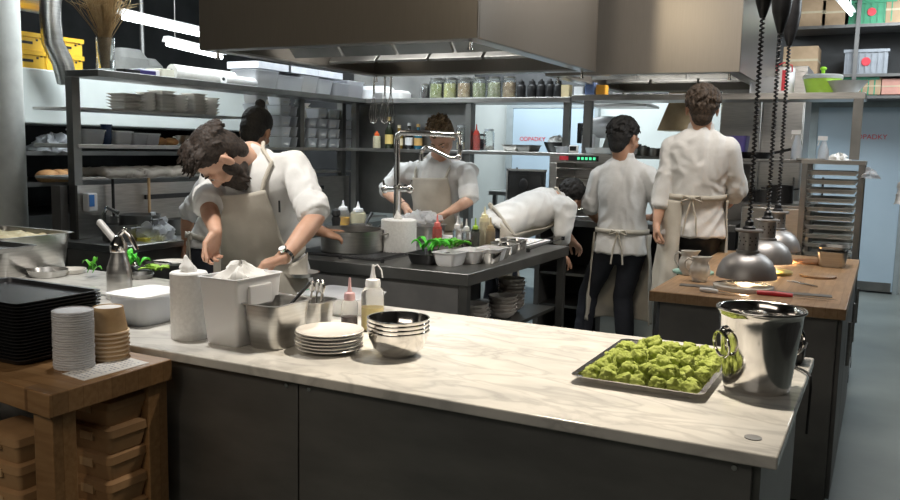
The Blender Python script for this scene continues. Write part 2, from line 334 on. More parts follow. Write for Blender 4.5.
# ---------------------------------------------------------------- middle island
r = E('island_table', (-2.9, 4.28, 0), 'dark steel island worktable with an open end shelf holding bowls', 'table')
ix, iy = -2.9, 4.28
MB().box(-3.25 - ix, -1.73 - ix, 3.565 - iy, 5.0 - iy, .84, .9).o('tabletop', 'steel_d', r, bevel=.004)
for x in (-3.21, -1.765):
    for y in (3.6, 4.965): MB().box(x - .022 - ix, x + .022 - ix, y - .022 - iy, y + .022 - iy, 0, .84).o('leg', 'steel_d', r)
MB().box(-2.86 - ix, -1.79 - ix, 3.58 - iy, 3.6 - iy, .08, .84).o('front_panel', 'steel_p', r)
MB().box(-2.88 - ix, -2.84 - ix, 3.585 - iy, 4.9 - iy, .08, .84).o('side_panel', 'steel_p', r)
MB().box(-2.84 - ix, -2.3 - ix, 4.9 - iy, 4.93 - iy, .08, .84).o('back_panel', 'blackm', r)
MB().box(-2.32 - ix, -2.3 - ix, 3.6 - iy, 4.93 - iy, .08, .84).o('divider_panel', 'blackm', r)
MB().box(-2.3 - ix, -1.79 - ix, 3.6 - iy, 4.93 - iy, .5, .52).o('lower_shelf', 'steel_d', r)
MB().box(-2.84 - ix, -1.76 - ix, 3.62 - iy, 4.93 - iy, .1, .12).o('lower_shelf', 'steel_d', r)
MB().box(-3.2 - ix, -2.88 - ix, 3.65 - iy, 4.93 - iy, .25, .27).o('lower_shelf', 'blackm', r)
# stoneware bowls on its shelf
def bowl(name, mat, R, h, loc, lab, grp, rim=.004, rz=0):
    b = MB(); b.lathe([(R * .42, 0), (R * .5, .004), (R * .82, h * .5), (R, h), (R - rim, h), (R * .78, h * .5), (R * .45, .01), (0.001, .008)], n=36)
    return T(b.o(name, mat, loc=loc), lab, 'bowl', grp)
kk = 0
for cx, cy, n, R, lab in ((-1.95, 3.76, 8, .075, 'nearest the corner leg'), (-1.9, 4.0, 6, .075, 'second from the corner leg'), (-1.98, 4.22, 3, .07, 'low middle'), (-1.92, 4.42, 5, .085, 'pale'), (-1.97, 4.66, 8, .085, 'tall far')):
    base = None
    for k in range(n):
        ll = 'stoneware bowl in the %s stack on the island shelf' % lab
        if k == n - 1: ll = 'top stoneware bowl of the %s stack on the island shelf' % lab
        lc = (cx + random.uniform(-.004, .004), cy + random.uniform(-.004, .004), .521 + k * .022)
        if base is None: base = bowl('stoneware_bowl', 'stone', R, .045, lc, ll, 'stoneware bowls on the island shelf'); 
        else: dup(base, lc, None, ll)
# ---------------------------------------------------------------- heated pass
r = E('pass_counter', (-.49, 4.4, 0), 'grey pass counter with a brown wooden top under the heat lamps', 'counter')
px_, py_ = -.49, 4.4
MB().box(-.875 - px_, -.1 - px_, 3.6 - py_, 5.4 - py_, .855, .9).o('wooden_top', 'wood_p', r, bevel=.004)
MB().box(-.84 - px_, -.13 - px_, 3.66 - py_, 5.36 - py_, .07, .855).o('cabinet_body', 'steel_p', r, bevel=.003)
for y0, y1 in ((3.68, 4.22), (4.24, 4.78), (4.8, 5.34)):
    p = MB().box(-.13 - px_, -.112 - px_, y0 - py_, y1 - py_, .09, .84).o('cabinet_door', 'steel_p', r, bevel=.003)
    MB().cyl((-.095 - px_, y1 - .06 - py_, .55), (-.095 - px_, y1 - .06 - py_, .75), .008).o('door_handle', 'steel', p)
MB().box(-.8 - px_, -.16 - px_, 3.7 - py_, 5.3 - py_, 0, .07).o('plinth', 'black', r)
# ---------------------------------------------------------------- hoods
def hood(name, x0, x1, y0, y1, z, lab, filt):
    cx, cy = (x0 + x1) / 2, (y0 + y1) / 2
    r = E(name, (cx, cy, z), lab, 'extractor hood')
    X, Y = (x1 - x0) / 2, (y1 - y0) / 2
    b = MB(); t = .02
    b.box(-X, X, -Y, -Y + t, 0, 1.28); b.box(-X, X, Y - t, Y, 0, 1.28); b.box(-X, -X + t, -Y + t, Y - t, 0, 1.28); b.box(X - t, X, -Y + t, Y - t, 0, 1.28)
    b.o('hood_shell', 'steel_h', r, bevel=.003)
    b = MB(); w_ = .09
    b.box(-X + t, X - t, -Y + t, -Y + w_, .0, .012); b.box(-X + t, X - t, Y - w_, Y - t, 0, .012); b.box(-X + t, -X + w_, -Y + w_, Y - w_, 0, .012); b.box(X - w_, X - t, -Y + w_, Y - w_, 0, .012)
    b.o('drip_channel', 'steel', r)
    b = MB(); b.box(-X + t, X - t, -Y + t, Y - t, .5, .52); b.o('inner_ceiling', 'steel_d', r)
    for s in (-1, 1):
        R = Matrix.Rotation(s * .75, 4, 'X'); n = filt
        for i in range(n):
            w2 = (2 * X - .2) / n; x = -X + .1 + w2 * (i + .5)
            b = MB(); b.cbox((x, s * .36, .2), w2 - .02, .5, .02, rot=R.to_3x3()); b.o('grease_filter', 'steel_d', r, bevel=.003)
    for sx, sy in ((-1, -1), (1, -1), (-1, 1), (1, 1)):
        MB().cyl((sx * (X - .07), sy * (Y - .07), -.035), (sx * (X - .07), sy * (Y - .07), .0), .009, n=12).cyl((sx * (X - .07), sy * (Y - .07), -.045), (sx * (X - .07), sy * (Y - .07), -.035), .014, n=12).o('drain_plug', 'chrome', r)
    return r
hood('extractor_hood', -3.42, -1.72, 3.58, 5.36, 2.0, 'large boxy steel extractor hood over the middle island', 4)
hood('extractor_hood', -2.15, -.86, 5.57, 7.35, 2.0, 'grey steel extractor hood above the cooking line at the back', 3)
# ---------------------------------------------------------------- back shelving run (y about 6.25) and left run (x about -4.28)
GR = 'steel'
r = E('steel_rack', (-3.2, 6.25, 0), 'long steel shelf unit with two shelves behind the middle cook', 'shelf')
b = MB(); b.box(-1.08, 1.0, -.0, .36, .0, .04); sh = b.o('top_shelf', 'steel', r, loc=(0, 0, 1.86), bevel=.003)
b = MB(); b.box(-1.08, .96, 0, .3, 0, .028); b.o('middle_shelf', 'steel', r, loc=(0, 0, 1.445), bevel=.003)
for x in (-1.0, .12, .965): MB().box(x - .025, x + .025, .02, .07, 0 if x < .9 else 1.473, 1.86).o('post', 'steel_d', r)
r = E('steel_rack', (-1.2, 6.25, 0), 'steel shelf unit over the cooking line behind the two standing cooks', 'shelf')
MB().box(-.99, 1.04, 0, .36, 1.87, 1.915).o('top_shelf', 'steel', r, bevel=.003)
MB().box(-.55, 1.0, .05, .35, 1.44, 1.462).o('middle_shelf', 'steel_d', r, bevel=.003)
for x in (-.86, 1.0): MB().box(x - .03, x + .03, 0, .06, 1.47, 1.87).o('post', 'steel_d', r)
r = E('steel_rack', (-4.28, 4.8, 0), 'long dark steel shelf unit along the left side loaded with containers', 'shelf')
MB().box(-.06, .22, -1.36, 1.6, 1.86, 1.9).o('top_shelf', 'steel_d', r, bevel=.003)
MB().box(-.4, 0, -1.33, 1.6, 1.445, 1.47).o('middle_shelf', 'steel', r, bevel=.003)
MB().box(-.4, -.05, -1.33, .2, 1.675, 1.69).o('upper_shelf', 'steel', r, bevel=.002)
MB().box(-.4, -.02, -1.33, 1.6, 1.255, 1.27).o('lower_shelf', 'steel', r, bevel=.002)
for x, y in ((-.035, -1.33), (-.035, .85), (-.035, 1.45)): MB().box(x - .028, x + .028, y - .028, y + .028, .9, 1.86).o('post', 'steel_d', r)
# left wash counter
r = E('wash_counter', (-4.0, 4.7, 0), 'steel wash counter with upstand below the left shelf unit', 'counter')
rk = D.objects['steel_rack.002']
MB().box(-.4, .2, -1.35, 1.5, .86, .9).o('worktop', 'steel', r, bevel=.004)
MB().box(-.28, .17, -1.33, -.72, .08, .86).o('cabinet_body', 'steel_p', r)
MB().box(-.28, .17, -.7, 1.45, .08, .86).o('cabinet_body', 'steel_d', r)
for k in range(3):
    p = MB().box(.17, .185, -.66, -.1, .62 - k * .24 - .0, .84 - k * .24).o('drawer', 'steel', r, bevel=.003)
    MB().box(.185, .2, -.62, -.14, .8 - k * .24, .815 - k * .24).o('drawer_handle', 'chrome', p)
MB().box(-.005, .015, -1.36, 1.5, .905, 1.225).o('back_panel', 'steel', rk)
MB().box(-.42, -.3, -1.37, -1.3, .0, .86).o('end_panel', 'steel_p', r)
MB().box(-.14, -.06, -1.42, -1.37, .905, 1.22).o('end_panel', 'steel_p', rk)
b = MB(); b.box(-.275, -.25, -.75, 1.2, 1.12, 1.15); b.o('magnetic_rail', 'black', r)
# tall pastry oven behind the left rack
r = E('deck_oven', (-5.75, 4.9, 0), 'big white-topped deck oven with dark open chambers behind the left shelves', 'oven')
MB().box(-.45, .45, -1.3, 1.4, 1.6, 1.98).o('top_housing', 'wallw', r, bevel=.01)
MB().box(-.45, .4, -1.3, 1.4, 0, .95).o('base_cabinet', 'steel_d', r)
MB().box(-.45, -.4, -1.3, 1.4, .95, 1.6).o('back_panel', 'blackm', r)
for z in (1.16, 1.38): MB().box(-.4, .46, -1.28, 1.38, z, z + .03).o('oven_shelf', 'steel_d', r)
for y in (-1.3, 1.36): MB().box(-.4, .42, y, y + .04, .95, 1.6).o('side_panel', 'blackm', r)
# ---------------------------------------------------------------- combi oven and cooking line
OY = 5.95
r = E('combi_oven', (-2.0, 6.2, .98), 'steel combi oven with digital panel and open glass door on the left', 'oven')
b = MB(); b.box(-.25, .25, -.22, -.18, .42, .49); b.box(-.25, -.19, -.22, .25, 0, .42); b.box(.19, .25, -.22, .25, 0, .42); b.box(-.19, .19, .2, .25, 0, .42); b.box(-.25, .25, -.18, .25, .42, .49); b.box(-.19, .19, -.22, .2, 0, .03); b.o('oven_body', 'steel', r, bevel=.004)
b = MB(); b.box(-.12, .13, -.226, -.2195, .435, .475); p = b.o('control_panel', 'black', r)
for k in range(5): MB().box(-.03 + k * .03, -.012 + k * .03, -.229, -.2255, .445, .465).o('display_digit', 'screen', p)
MB().box(-.17, -.1, -.2265, -.2195, .44, .47).o('brand_badge', 'red', r)
for k in range(5):
    b = MB()
    for i in range(9): b.cyl((-.18 + i * .045, -.2, .08 + k * .075), (-.18 + i * .045, .19, .08 + k * .075), .003, n=6)
    b.cyl((-.19, -.2, .08 + k * .075), (.19, -.2, .08 + k * .075), .005, n=8); b.o('wire_shelf', 'chrome', r)
d = D.objects.new('oven_door', None)
dr = MB().box(-.56, -.26, -.29, -.25, -.02, .36).o('oven_door', 'blackm', r, bevel=.004)
MB().box(-.54, -.28, -.296, -.29, .01, .33).o('door_glass', C((.03, .03, .03), .08), dr)
fb = MB(); fb.box(-.565, -.55, -.3, -.25, -.02, .365); fb.box(-.565, -.255, -.3, -.25, .35, .365); fb.o('door_frame', 'steel', dr)
MB().ell((-.42, -.3, .25), (.035, .006, .045)).o('fan_emblem', 'black', dr)
r = E('cooking_range', (-1.8, 6.3, 0), 'dark steel cooking range and cabinets along the back line', 'range')
MB().box(-.55, .42, -.32, .3, .93, .98).o('worktop', 'steel_d', r, bevel=.003)
MB().box(-.55, .42, .26, .3, .05, .93).o('back_panel', 'blackm', r)
for x in (-.55, -.05, .38): MB().box(x, x + .04, -.3, .28, .05, .93).o('side_panel', 'steel_p', r)
MB().box(-.51, .38, -.3, .26, .05, .08).o('bottom_shelf', 'steel_p', r)
for z in (.3, .55): MB().box(-.51, .38, -.28, .26, z, z + .02).o('shelf', 'steel_d', r)
MB().box(-.01, .38, -.31, -.3, .08, .5).o('cabinet_door', 'wallw', r)
r = E('stove', (-1.1, 6.45, 0), 'black stove section behind the tall cook', 'stove')
MB().box(-.26, .2, -.35, .2, .05, .95).o('stove_body', 'blackm', r)
MB().box(-.26, .2, -.35, .2, .95, 1.0).o('hob', 'steel_d', r, bevel=.003)
MB().box(-.26, .2, .15, .19, 1.0, 1.42).o('splash_panel', 'steel_p', r)
r = E('steel_fridge', (-.62, 6.3, 0), 'low steel refrigerator with two doors right of the tall cook', 'fridge')
MB().box(-.24, .2, -.3, .3, .08, 1.16).o('fridge_body', 'steel_d', r, bevel=.004)
for x0, x1 in ((-.235, -.015), (-.005, .195)):
    p = MB().box(x0, x1, -.32, -.3, .1, 1.14).o('fridge_door', 'steel', r, bevel=.004)
    MB().cyl((x1 - .03, -.34, .7), (x1 - .03, -.34, 1.0), .008).o('door_handle', 'chrome', p)
# tray rack
r = E('tray_rack', (-.29, 6.1, 0), 'tall steel tray rack filled with sheet pans at the end of the pass', 'rack')
for x in (-.18, .15):
    for y in (-.22, .22): MB().box(x - .017, x + .017, y - .017, y + .017, .1, 1.46).o('post', 'steel_d', r)
MB().box(-.2, .17, -.24, .24, 1.44, 1.465).o('rack_top', 'steel', r); MB().box(-.2, .17, -.24, .24, .1, .125).o('rack_base', 'steel_d', r)
for x in (-.18, .15):
    for y in (-.22, .22): MB().cyl((x - .012, y, .05), (x + .012, y, .05), .05).box(x - .02, x + .02, y - .02, y + .02, .05, .1).o('castor', 'black', r)
tr = None
for k in range(14):
    z = 1.37 - k * .058
    lb = 'silver sheet pan slid into the tray rack' if k else 'top silver sheet pan in the tray rack'
    if tr is None:
        b = MB(); b.pan(.285, .42, .026, .012, .006, .0015, .96); tr = T(b.o('sheet_pan', C((.62, .6, .56), .35, .5), loc=(-.305, 6.1, z)), lb, 'pan', 'sheet pans in the tray rack')
    else: dup(tr, (-.305, 6.1, z), None, lb)
    for xa in (-.162, .125): MB().box(xa, xa + .006, -.22, .22, z - .012, z - .001).o('runner', 'steel_d', r)
# wide steel wall unit between the back shelves and the cold room
r = E('steel_cupboard', (-1.0, 8.2, 0), 'tall brushed steel cupboard behind the heat lamp cords', 'cupboard')
MB().box(-.36, .34, -.3, .3, .05, 2.25).o('cupboard_body', 'steel', r, bevel=.005)
for x0, x1 in ((-.35, -.01), (.0, .33)):
    p = MB().box(x0, x1, -.32, -.3, .1, 2.2).o('cupboard_door', 'steel', r, bevel=.004)
    MB().cyl((x1 - .04, -.34, 1.0), (x1 - .04, -.34, 1.3), .008).o('door_handle', 'chrome', p)
# ================================================================ things on the front counter
ZM = .9
def put(px, py, z=.9): p = AZ(px, py, z); return Vector((p.x, p.y, z))
# plates
pl = None
for k in range(6):
    lb = 'white plate in the low stack on the marble' if k < 5 else 'top white plate of the low stack on the marble'
    lc = (-1.415 + random.uniform(-.003, .003), 1.995 + random.uniform(-.003, .003), .9 + k * .0095)
    if pl is None:
        b = MB(); b.lathe([(.055, 0), (.058, .003), (.07, .004), (.098, .013), (.1, .015), (.098, .0165), (.07, .0075), (.001, .006)], n=56)
        pl = T(b.o('dinner_plate', 'china', loc=lc), lb, 'plate', 'white plates on the marble')
    else: dup(pl, lc, None, lb)
# steel bowls
sb = None
for k in range(4):
    lb = 'shiny steel mixing bowl nested in the stack on the marble' if k < 3 else 'top shiny steel mixing bowl of the nested stack on the marble'
    lc = (-1.215, 2.05, .9 + k * .012)
    if sb is None:
        b = MB(); b.lathe([(.038, 0), (.05, .004), (.072, .024), (.085, .055), (.087, .072), (.0905, .073), (.0905, .0755), (.086, .0755), (.083, .055), (.07, .026), (.048, .006), (.001, .003)], n=56)
        sb = T(b.o('steel_bowl', 'chrome', loc=lc), lb, 'bowl', 'nested steel bowls on the marble')
    else: dup(sb, lc, None, lb)
# oven tray of green sponge pieces
trx, try_ = -.52, 2.28
b = MB(); b.rings([b.rr(.29, .44, .018, 0), b.rr(.31, .465, .02, .004), b.rr(.316, .474, .02, .018), b.rr(.34, .5, .024, .02), b.rr(.34, .5, .024, .022), b.rr(.312, .47, .02, .0212), b.rr(.306, .461, .018, .006), b.rr(.28, .43, .016, .003)])
t = T(b.o('baking_tray', 'chrome', loc=(trx, try_, .9)), 'shallow steel tray full of green sponge pieces on the marble', 'tray')
for x, y in ((-.15, -.24), (.15, -.24), (-.15, .24), (.15, .24)): pass
M['sponge'] = nm('green_sponge_cake', (.22, .27, .035), .95, n=(.4, .46, .12), ns=45, bump=.9, bd=.006, nd=6)
vs = []
for v in range(7):
    b = MB(); n = 5
    bmesh.ops.create_icosphere(b.b, subdivisions=4, radius=1)
    sd = Vector((v * 7.3, v * 3.1, 0)); sc_ = Vector((random.uniform(.022, .028), random.uniform(.019, .025), random.uniform(.016, .021)))
    for q in b.b.verts:
        d_ = q.co.copy(); m_ = max(abs(d_.x), abs(d_.y), abs(d_.z)); d_ = d_ * (.45 + .55 / m_ * .8)
        f = 1 + .34 * noise.noise(d_ * 1.3 + sd) + .17 * noise.noise(d_ * 4 + sd) + .1 * noise.noise(d_ * 10 + sd)
        q.co = Vector((d_.x * sc_.x, d_.y * sc_.y, d_.z * sc_.z)) * f
    me = b.mesh('sponge_piece'); me.materials.append(M['sponge']); me.shade_smooth(); vs.append(me)
random.seed(11)
def sponge(x, y, z, s):
    o = D.objects.new('sponge_piece', vs[random.randrange(7)]); COL.objects.link(o); o.location = (trx + x, try_ + y, z); o.rotation_euler = (random.uniform(-.5, .5), random.uniform(-.5, .5), random.uniform(0, 6)); o.scale = (s,) * 3
    T(o, 'torn piece of green sponge in the tray', 'cake', 'green sponge pieces in the tray')
for i in range(7):
    for j in range(10):
        if random.random() < .97: sponge(-.13 + i * .043 + random.uniform(-.006, .006), -.203 + j * .045 + random.uniform(-.006, .006), .919 + random.uniform(-.002, .003), random.uniform(.78, .98))
for k in range(22): sponge(random.uniform(-.1, .1), random.uniform(-.185, .18), .94 + random.uniform(-.003, .003), random.uniform(.75, 1.0))
# ice bucket
ib = E('ice_bucket', (-.258, 2.245, .9), 'polished steel ice bucket with ring handles at the counter end', 'bucket')
b = MB(); b.lathe([(q_ * .94, z_) for q_, z_ in [(.08, .004), (.082, 0), (.086, .002), (.088, .01), (.098, .1), (.108, .178), (.1085, .19), (.111, .2), (.1165, .204), (.118, .207), (.1165, .21), (.111, .21), (.1055, .205), (.1045, .18), (.095, .1), (.084, .008), (.001, .006)]], n=72); b.o('bucket_body', 'chrome', ib, ang=1.0)
for a in (PI * 1.23, PI * .23):
    dx, dy = math.cos(a), math.sin(a); R0 = .098
    k = MB(); k.ell((dx * (R0 + .004), dy * (R0 + .004), .153), (.012, .012, .014)); kn = k.o('handle_lug', 'chrome', ib)
    k = MB(); pts = []
    tx, ty = -dy, dx
    for i in range(25):
        q = 2 * PI * i / 24; rr_ = .033
        pts.append((dx * (R0 + .014 - .004 * (1 - math.cos(q))) + tx * rr_ * math.sin(q), dy * (R0 + .014 - .004 * (1 - math.cos(q))) + ty * rr_ * math.sin(q), .153 - rr_ + rr_ * math.cos(q)))
    k.tube(pts, .0042, 10, False); k.o('ring_handle', 'chrome', ib)
# cable at the end
b = MB(); pts = [(-.205, 2.53, .905), (-.185, 2.50, .906), (-.165, 2.47, .908), (-.15, 2.44, .909), (-.141, 2.41, .906), (-.138, 2.4, .88), (-.139, 2.41, .82), (-.142, 2.44, .74)]
b.tube(pts, .0035); b.cyl((-.215, 2.545, .907), (-.19, 2.51, .907), .009)
T(b.o('power_cable', 'black'), 'short black power cable hanging over the counter end', 'cable')
b = MB(); b.pan(.06, .1, .05, .008, .002); T(b.o('cable_box', 'black', loc=(-.2, 2.6, .9)), 'small black socket box behind the ice bucket', 'box')
# deep gastro pan with spoon
def gastro(name, px, py, w_, d_, h, lab, mat='steel', rz=0, z=.9, cat='container', loc=None, grp=None):
    b = MB(); b.pan(w_, d_, h, .03, .01, .002, .86); lc = Vector(loc) if loc else put(px, py, z)
    return T(b.o(name, mat, loc=lc, rz=rz), lab, cat, grp)
g1 = gastro('gastro_pan', 0, 0, .13, .175, .135, 'deep steel gastronorm pan with a spoon on the marble', loc=(-1.585, 1.965, .9), rz=.0)
def spoon(name, p0, p1, lab, mat='chrome', cup=.02, grp=None):
    p0 = Vector(p0); p1 = Vector(p1); b = MB(); b.tube([p0, p0.lerp(p1, .3), p1], [.0025, .0035, .006]); b.ell(p0, (cup, cup * .75, .006)); return T(b.o(name, mat), lab, 'spoon', grp)
spoon('serving_spoon', (-1.61, 1.92, .93), (-1.55, 2.08, 1.075), 'black handled spoon standing in the deep steel pan', 'black')
g2 = gastro('gastro_pan', 0, 0, .08, .12, .1, 'small steel container full of spoons behind the plates', loc=(-1.605, 2.19, .9))
for k in range(6):
    x = -1.625 + (k % 3) * .02; y = 2.165 + (k // 3) * .045
    p0 = Vector((x, y, .93)); p1 = Vector((x + random.uniform(-.015, .015), y + random.uniform(-.02, .02), 1.03))
    b = MB(); b.tube([p0, p1], .003); b.ell(p1 + Vector((0, 0, .015)), (.012, .004, .02)); T(b.o('tasting_spoon', 'chrome'), 'shiny spoon standing bowl up in the small container', 'spoon', 'tasting spoons')
# squeeze bottles
def bottle(name, loc, R, H, fluid, fill, lab, cat='bottle', capc='white', grp=None, tip=.045, rz=0, body='clearp', over=None):
    r = E(name, loc, lab, cat, grp, rz)
    b = MB(); b.lathe([(R * .9, 0), (R, .006), (R, H * .78), (R * .9, H * .86), (R * .62, H * .93), (R * .6, H), (.001, H)], n=28); b.o('bottle_body', body, r)
    if fill: b = MB(); b.lathe([(R * .84, .004), (R * .93, .01), (R * .93, H * fill), (.001, H * fill)], n=24); b.o('sauce', fluid, r)
    b = MB(); b.lathe([(R * .66, H - .012), (R * .68, H), (R * .62, H + .012), (R * .3, H + .016), (R * .2, H + .03), (.0035, H + .016 + tip), (.001, H + .017 + tip)], n=20); b.o('nozzle_cap', capc, r)
    return r
M['s_dark'] = C((.03, .012, .012), .3); M['s_yel'] = C((.62, .5, .2), .4); M['s_red'] = C((.6, .07, .05), .4); M['s_or'] = C((.62, .35, .03), .4); M['s_cream'] = C((.68, .62, .42), .45); M['s_bk'] = C((.02, .03, .02), .35); M['s_brown'] = C((.32, .24, .13), .45)
bottle('squeeze_bottle', (-1.515, 2.245, .9), .027, .112, 's_dark', .42, 'clear squeeze bottle of dark sauce with pink nozzle', capc=C((.55, .35, .36)))
bt = bottle('squeeze_bottle', (-1.455, 2.29, .9), .037, .155, 's_yel', .5, 'tall squeeze bottle of yellow sauce with tethered tip')
MB().tube([(.004, 0, .21), (.014, .004, .217), (.028, .006, .2), (.033, .006, .175)], .0022).o('tip_tether', 'white', bt)
# big white bucket with crumpled paper
r = E('plastic_bin', (-1.714, 1.955, .9), 'tall square white plastic bin full of crumpled paper', 'container')
b = MB(); b.pan(.145, .21, .205, .012, .006, .003, .84); b.o('bin_body', 'white', r)
b = MB(); b.box(.066, .078, -.05, .05, .12, .18); b.o('moulded_handle', 'white', r, bevel=.003)
def crumple(name, loc, w_, h, lab, seed=1, mat='paper', cat='paper', fl=.75, n=34):
    b = MB(); sd = Vector((seed * 5.1, seed * 2.3, seed))
    def fn(u, v):
        a = 2 * PI * u; th = PI * .5 * v; rr_ = w_ * math.sin(th + .05) * (1 + fl * noise.noise(Vector((math.cos(a) * 1.6, math.sin(a) * 1.6, v * 2)) + sd)); z = h * math.cos(th) * (1 + .7 * noise.noise(Vector((math.cos(a) * 2, math.sin(a) * 2, 3)) + sd * 2))
        x = rr_ * math.cos(a); y = rr_ * math.sin(a); q = Vector((x, y, z)); return q + noise.noise_vector(q * 38 + sd) * w_ * .16
    b.grid(fn, n, n // 2); bmesh.ops.remove_doubles(b.b, verts=b.b.verts[:], dist=.0004)
    return T(b.o(name, mat, loc=loc, ang=.5), lab, cat)
crumple('crumpled_paper', (-1.725, 1.97, 1.075), .066, .055, 'crumpled paper towel sticking out of the white bin', 8)
def proll(name, loc, R, H, lab, tail=1):
    r = E(name, loc, lab, 'paper roll')
    b = MB(); b.lathe([(R - .002, 0), (R, .003), (R, H - .004), (R - .004, H), (.02, H), (.02, H - .02), (.001, H - .02)], n=48); b.o('roll_body', 'roll', r)
    if tail:
        b = MB(); sd = Vector((loc[0], loc[1], 0)) * 9; sc_ = R / .056
        def fn(u, v):
            a = 2 * PI * u; q = (.017 - .004 * v + .008 * math.sin(v * 5)) * (1 + .35 * noise.noise(Vector((math.cos(a) * 1.5, math.sin(a) * 1.5, v * 3)) + sd))
            if v > .97: q *= .3
            return Vector((q * math.cos(a) - .012 * v, q * math.sin(a), H - .012 + v * .062))
        b.grid(fn, 24, 10); b.o('pulled_tail', 'paper', r, solid=.001)
    return r
proll('paper_towel_roll', (-1.872, 1.9, .9), .056, .205, 'tall white centre-pull paper towel roll beside the white bin')
# tub with lid
r = E('lidded_tub', (-2.16, 2.0, .9), 'white square plastic tub with lid behind the kraft cups', 'container')
b = MB(); b.pan(.165, .195, .1, .03, .004, .002, .86); b.o('tub_body', 'frost', r)
b = MB(); b.rings([b.rr(.175, .205, .03, .095), b.rr(.18, .21, .03, .102), b.rr(.16, .19, .03, .105), b.rr(.14, .17, .02, .1)]); b.o('tub_lid', 'white', r)
b = MB(); b.rings([b.rr(.13, .15, .03, .005), b.rr(.145, .17, .03, .065)]); b.o('tub_contents', C((.7, .68, .62), .8), r)
# white container behind bottles, green lid
r = E('plastic_box', (-1.72, 2.5, .9), 'wide white plastic box behind the squeeze bottles', 'container')
b = MB(); b.pan(.24, .2, .065, .02, .008, .002, .9); b.o('box_body', 'white', r)
b = MB(); b.rings([b.rr(.25, .21, .02, .06), b.rr(.262, .222, .024, .068), b.rr(.24, .2, .02, .072)]); b.o('box_lid', 'frost', r)
r = bowl('salad_bowl', C((.03, .4, .2), .4), .05, .05, (-1.88, 2.57, .9), 'small green bowl behind the steel pan', None, .003)
# paper cup and lid stacks on the oak table
ZT = .885
cu = None
for k in range(24):  # flat rimmed lids nested one on another
    lc = (-1.925 + random.uniform(-.0008, .0008), 1.525 + random.uniform(-.0008, .0008), ZT + k * .0066)
    lb = 'thin clear plastic lid nested in the tall stack on the oak table' if k < 23 else 'topmost clear plastic lid of the tall stack on the oak table'
    if cu is None:
        b = MB(); b.lathe([(.046, 0), (.0515, .0), (.053, .0018), (.053, .0046), (.0505, .0056), (.049, .0062), (.049, .0035), (.042, .0028), (.001, .003)], n=40)
        cu = T(b.o('plastic_lid', 'lidp', loc=lc), lb, 'cup', 'plastic lids on the oak table')
    else: dup(cu, lc, None, lb)
kc = None
for k in range(7):
    lc = (-1.925, 1.642, ZT + k * .0125)
    lb = 'kraft paper bowl nested in the upturned stack' if k < 6 else 'top upturned kraft paper bowl with white base'
    if kc is None:
        kc = E('paper_bowl', lc, lb, 'bowl', 'upturned kraft bowls on the oak table')
        b = MB(); b.lathe([(.0515, .003), (.040, .073), (.0385, .073), (.0385, .069), (.001, .069)], n=40); b.o('bowl_wall', 'kraft', kc)
        b = MB(); b.lathe([(.0505, 0), (.055, .0008), (.0562, .003), (.055, .0055), (.051, .0055)], n=40); b.b.faces.ensure_lookup_table(); b.o('rolled_rim', C((.66, .52, .36), .6), kc)
        b = MB(); b.lathe([(.001, .0665), (.0378, .0665), (.0378, .0705), (.001, .0705)], n=40); b.o('base_disc', 'paper', kc)
    else: dup(kc, lc, None, lb)
# printed sheet
pa, pb, pc, pd = put(62, 374, ZT), put(84, 381, ZT), put(149, 363, ZT), put(126, 357, ZT)
r = E('printed_sheet', (0, 0, ZT), 'folded white printed sheet lying before the cups', 'paper')
r.location = ((pa + pc) / 2).to_tuple(); o_ = Vector(r.location)
b = MB(); b.rings([[v - o_ for v in (pa, pb, pc, pd)], [v - o_ + Vector((0, 0, .0012)) for v in (pa, pb, pc, pd)]]); b.o('sheet', 'paper', r, smooth=False)
b = MB()
for i in range(14):
    f0 = .05 + i * .065
    for j in range(6):
        u0 = .1 + j * .13; q = lambda u, v: (pa.lerp(pd, v)).lerp(pb.lerp(pc, v), u) - o_ + Vector((0, 0, .0016))
        if random.random() < .8: b.b.faces.new([b.b.verts.new(q(u0, f0)), b.b.verts.new(q(u0 + .09, f0)), b.b.verts.new(q(u0 + .09, f0 + .02)), b.b.verts.new(q(u0, f0 + .02))])
b.o('printed_lines', C((.35, .36, .42), .8), r, smooth=False)
# black tray stack
bt_ = None
for k in range(18):
    lb = 'black enamel tray in the tall stack on the oak table' if k < 17 else 'topmost black enamel tray of the tall stack on the oak table'
    lc = (-2.245 + random.uniform(-.001, .001), 1.578 + random.uniform(-.001, .001), ZT + k * .0092)
    if bt_ is None:
        b = MB(); b.rings([b.rr(.38, .24, .02, 0), b.rr(.4, .26, .022, .003), b.rr(.41, .268, .022, .014), b.rr(.43, .284, .026, .0155), b.rr(.43, .284, .026, .018), b.rr(.404, .262, .022, .017), b.rr(.394, .254, .02, .005), b.rr(.37, .23, .018, .003)])
        bt_ = T(b.o('serving_tray', 'blackm', loc=lc), lb, 'tray', 'black trays on the oak table')
    else: dup(bt_, lc, None, lb)
# cream whipper
r = E('cream_whipper', (-2.555, 2.235, .9), 'brushed steel cream whipper with lever standing behind the tub', 'siphon')
b = MB(); b.lathe([(.044, 0), (.0465, .005), (.0465, .09), (.043, .12), (.03, .165), (.0275, .185), (.001, .185)], n=40); b.o('flask', 'steel', r)
b = MB(); b.lathe([(.03, .18), (.031, .184), (.031, .205), (.03, .21), (.022, .225), (.014, .24), (.001, .245)], n=32); hd = b.o('head', 'chrome', r)
b = MB(); b.cyl((-.015, -.005, .225), (-.075, -.02, .29), .0135, .0135); b.cyl((-.075, -.02, .29), (-.08, -.0215, .296), .0135, .006); b.o('charger_holder', C((.5, .49, .48), .35, .3), r)
b = MB(); b.cyl((0, 0, .24), (.02, .01, .262), .007); b.ell((.022, .01, .264), (.01, .01, .01)); b.tube([(.022, .01, .262), (.04, .018, .245), (.055, .024, .215), (.066, .028, .19)], [.006, .008, .0095, .006]); b.o('lever', 'chrome', r)
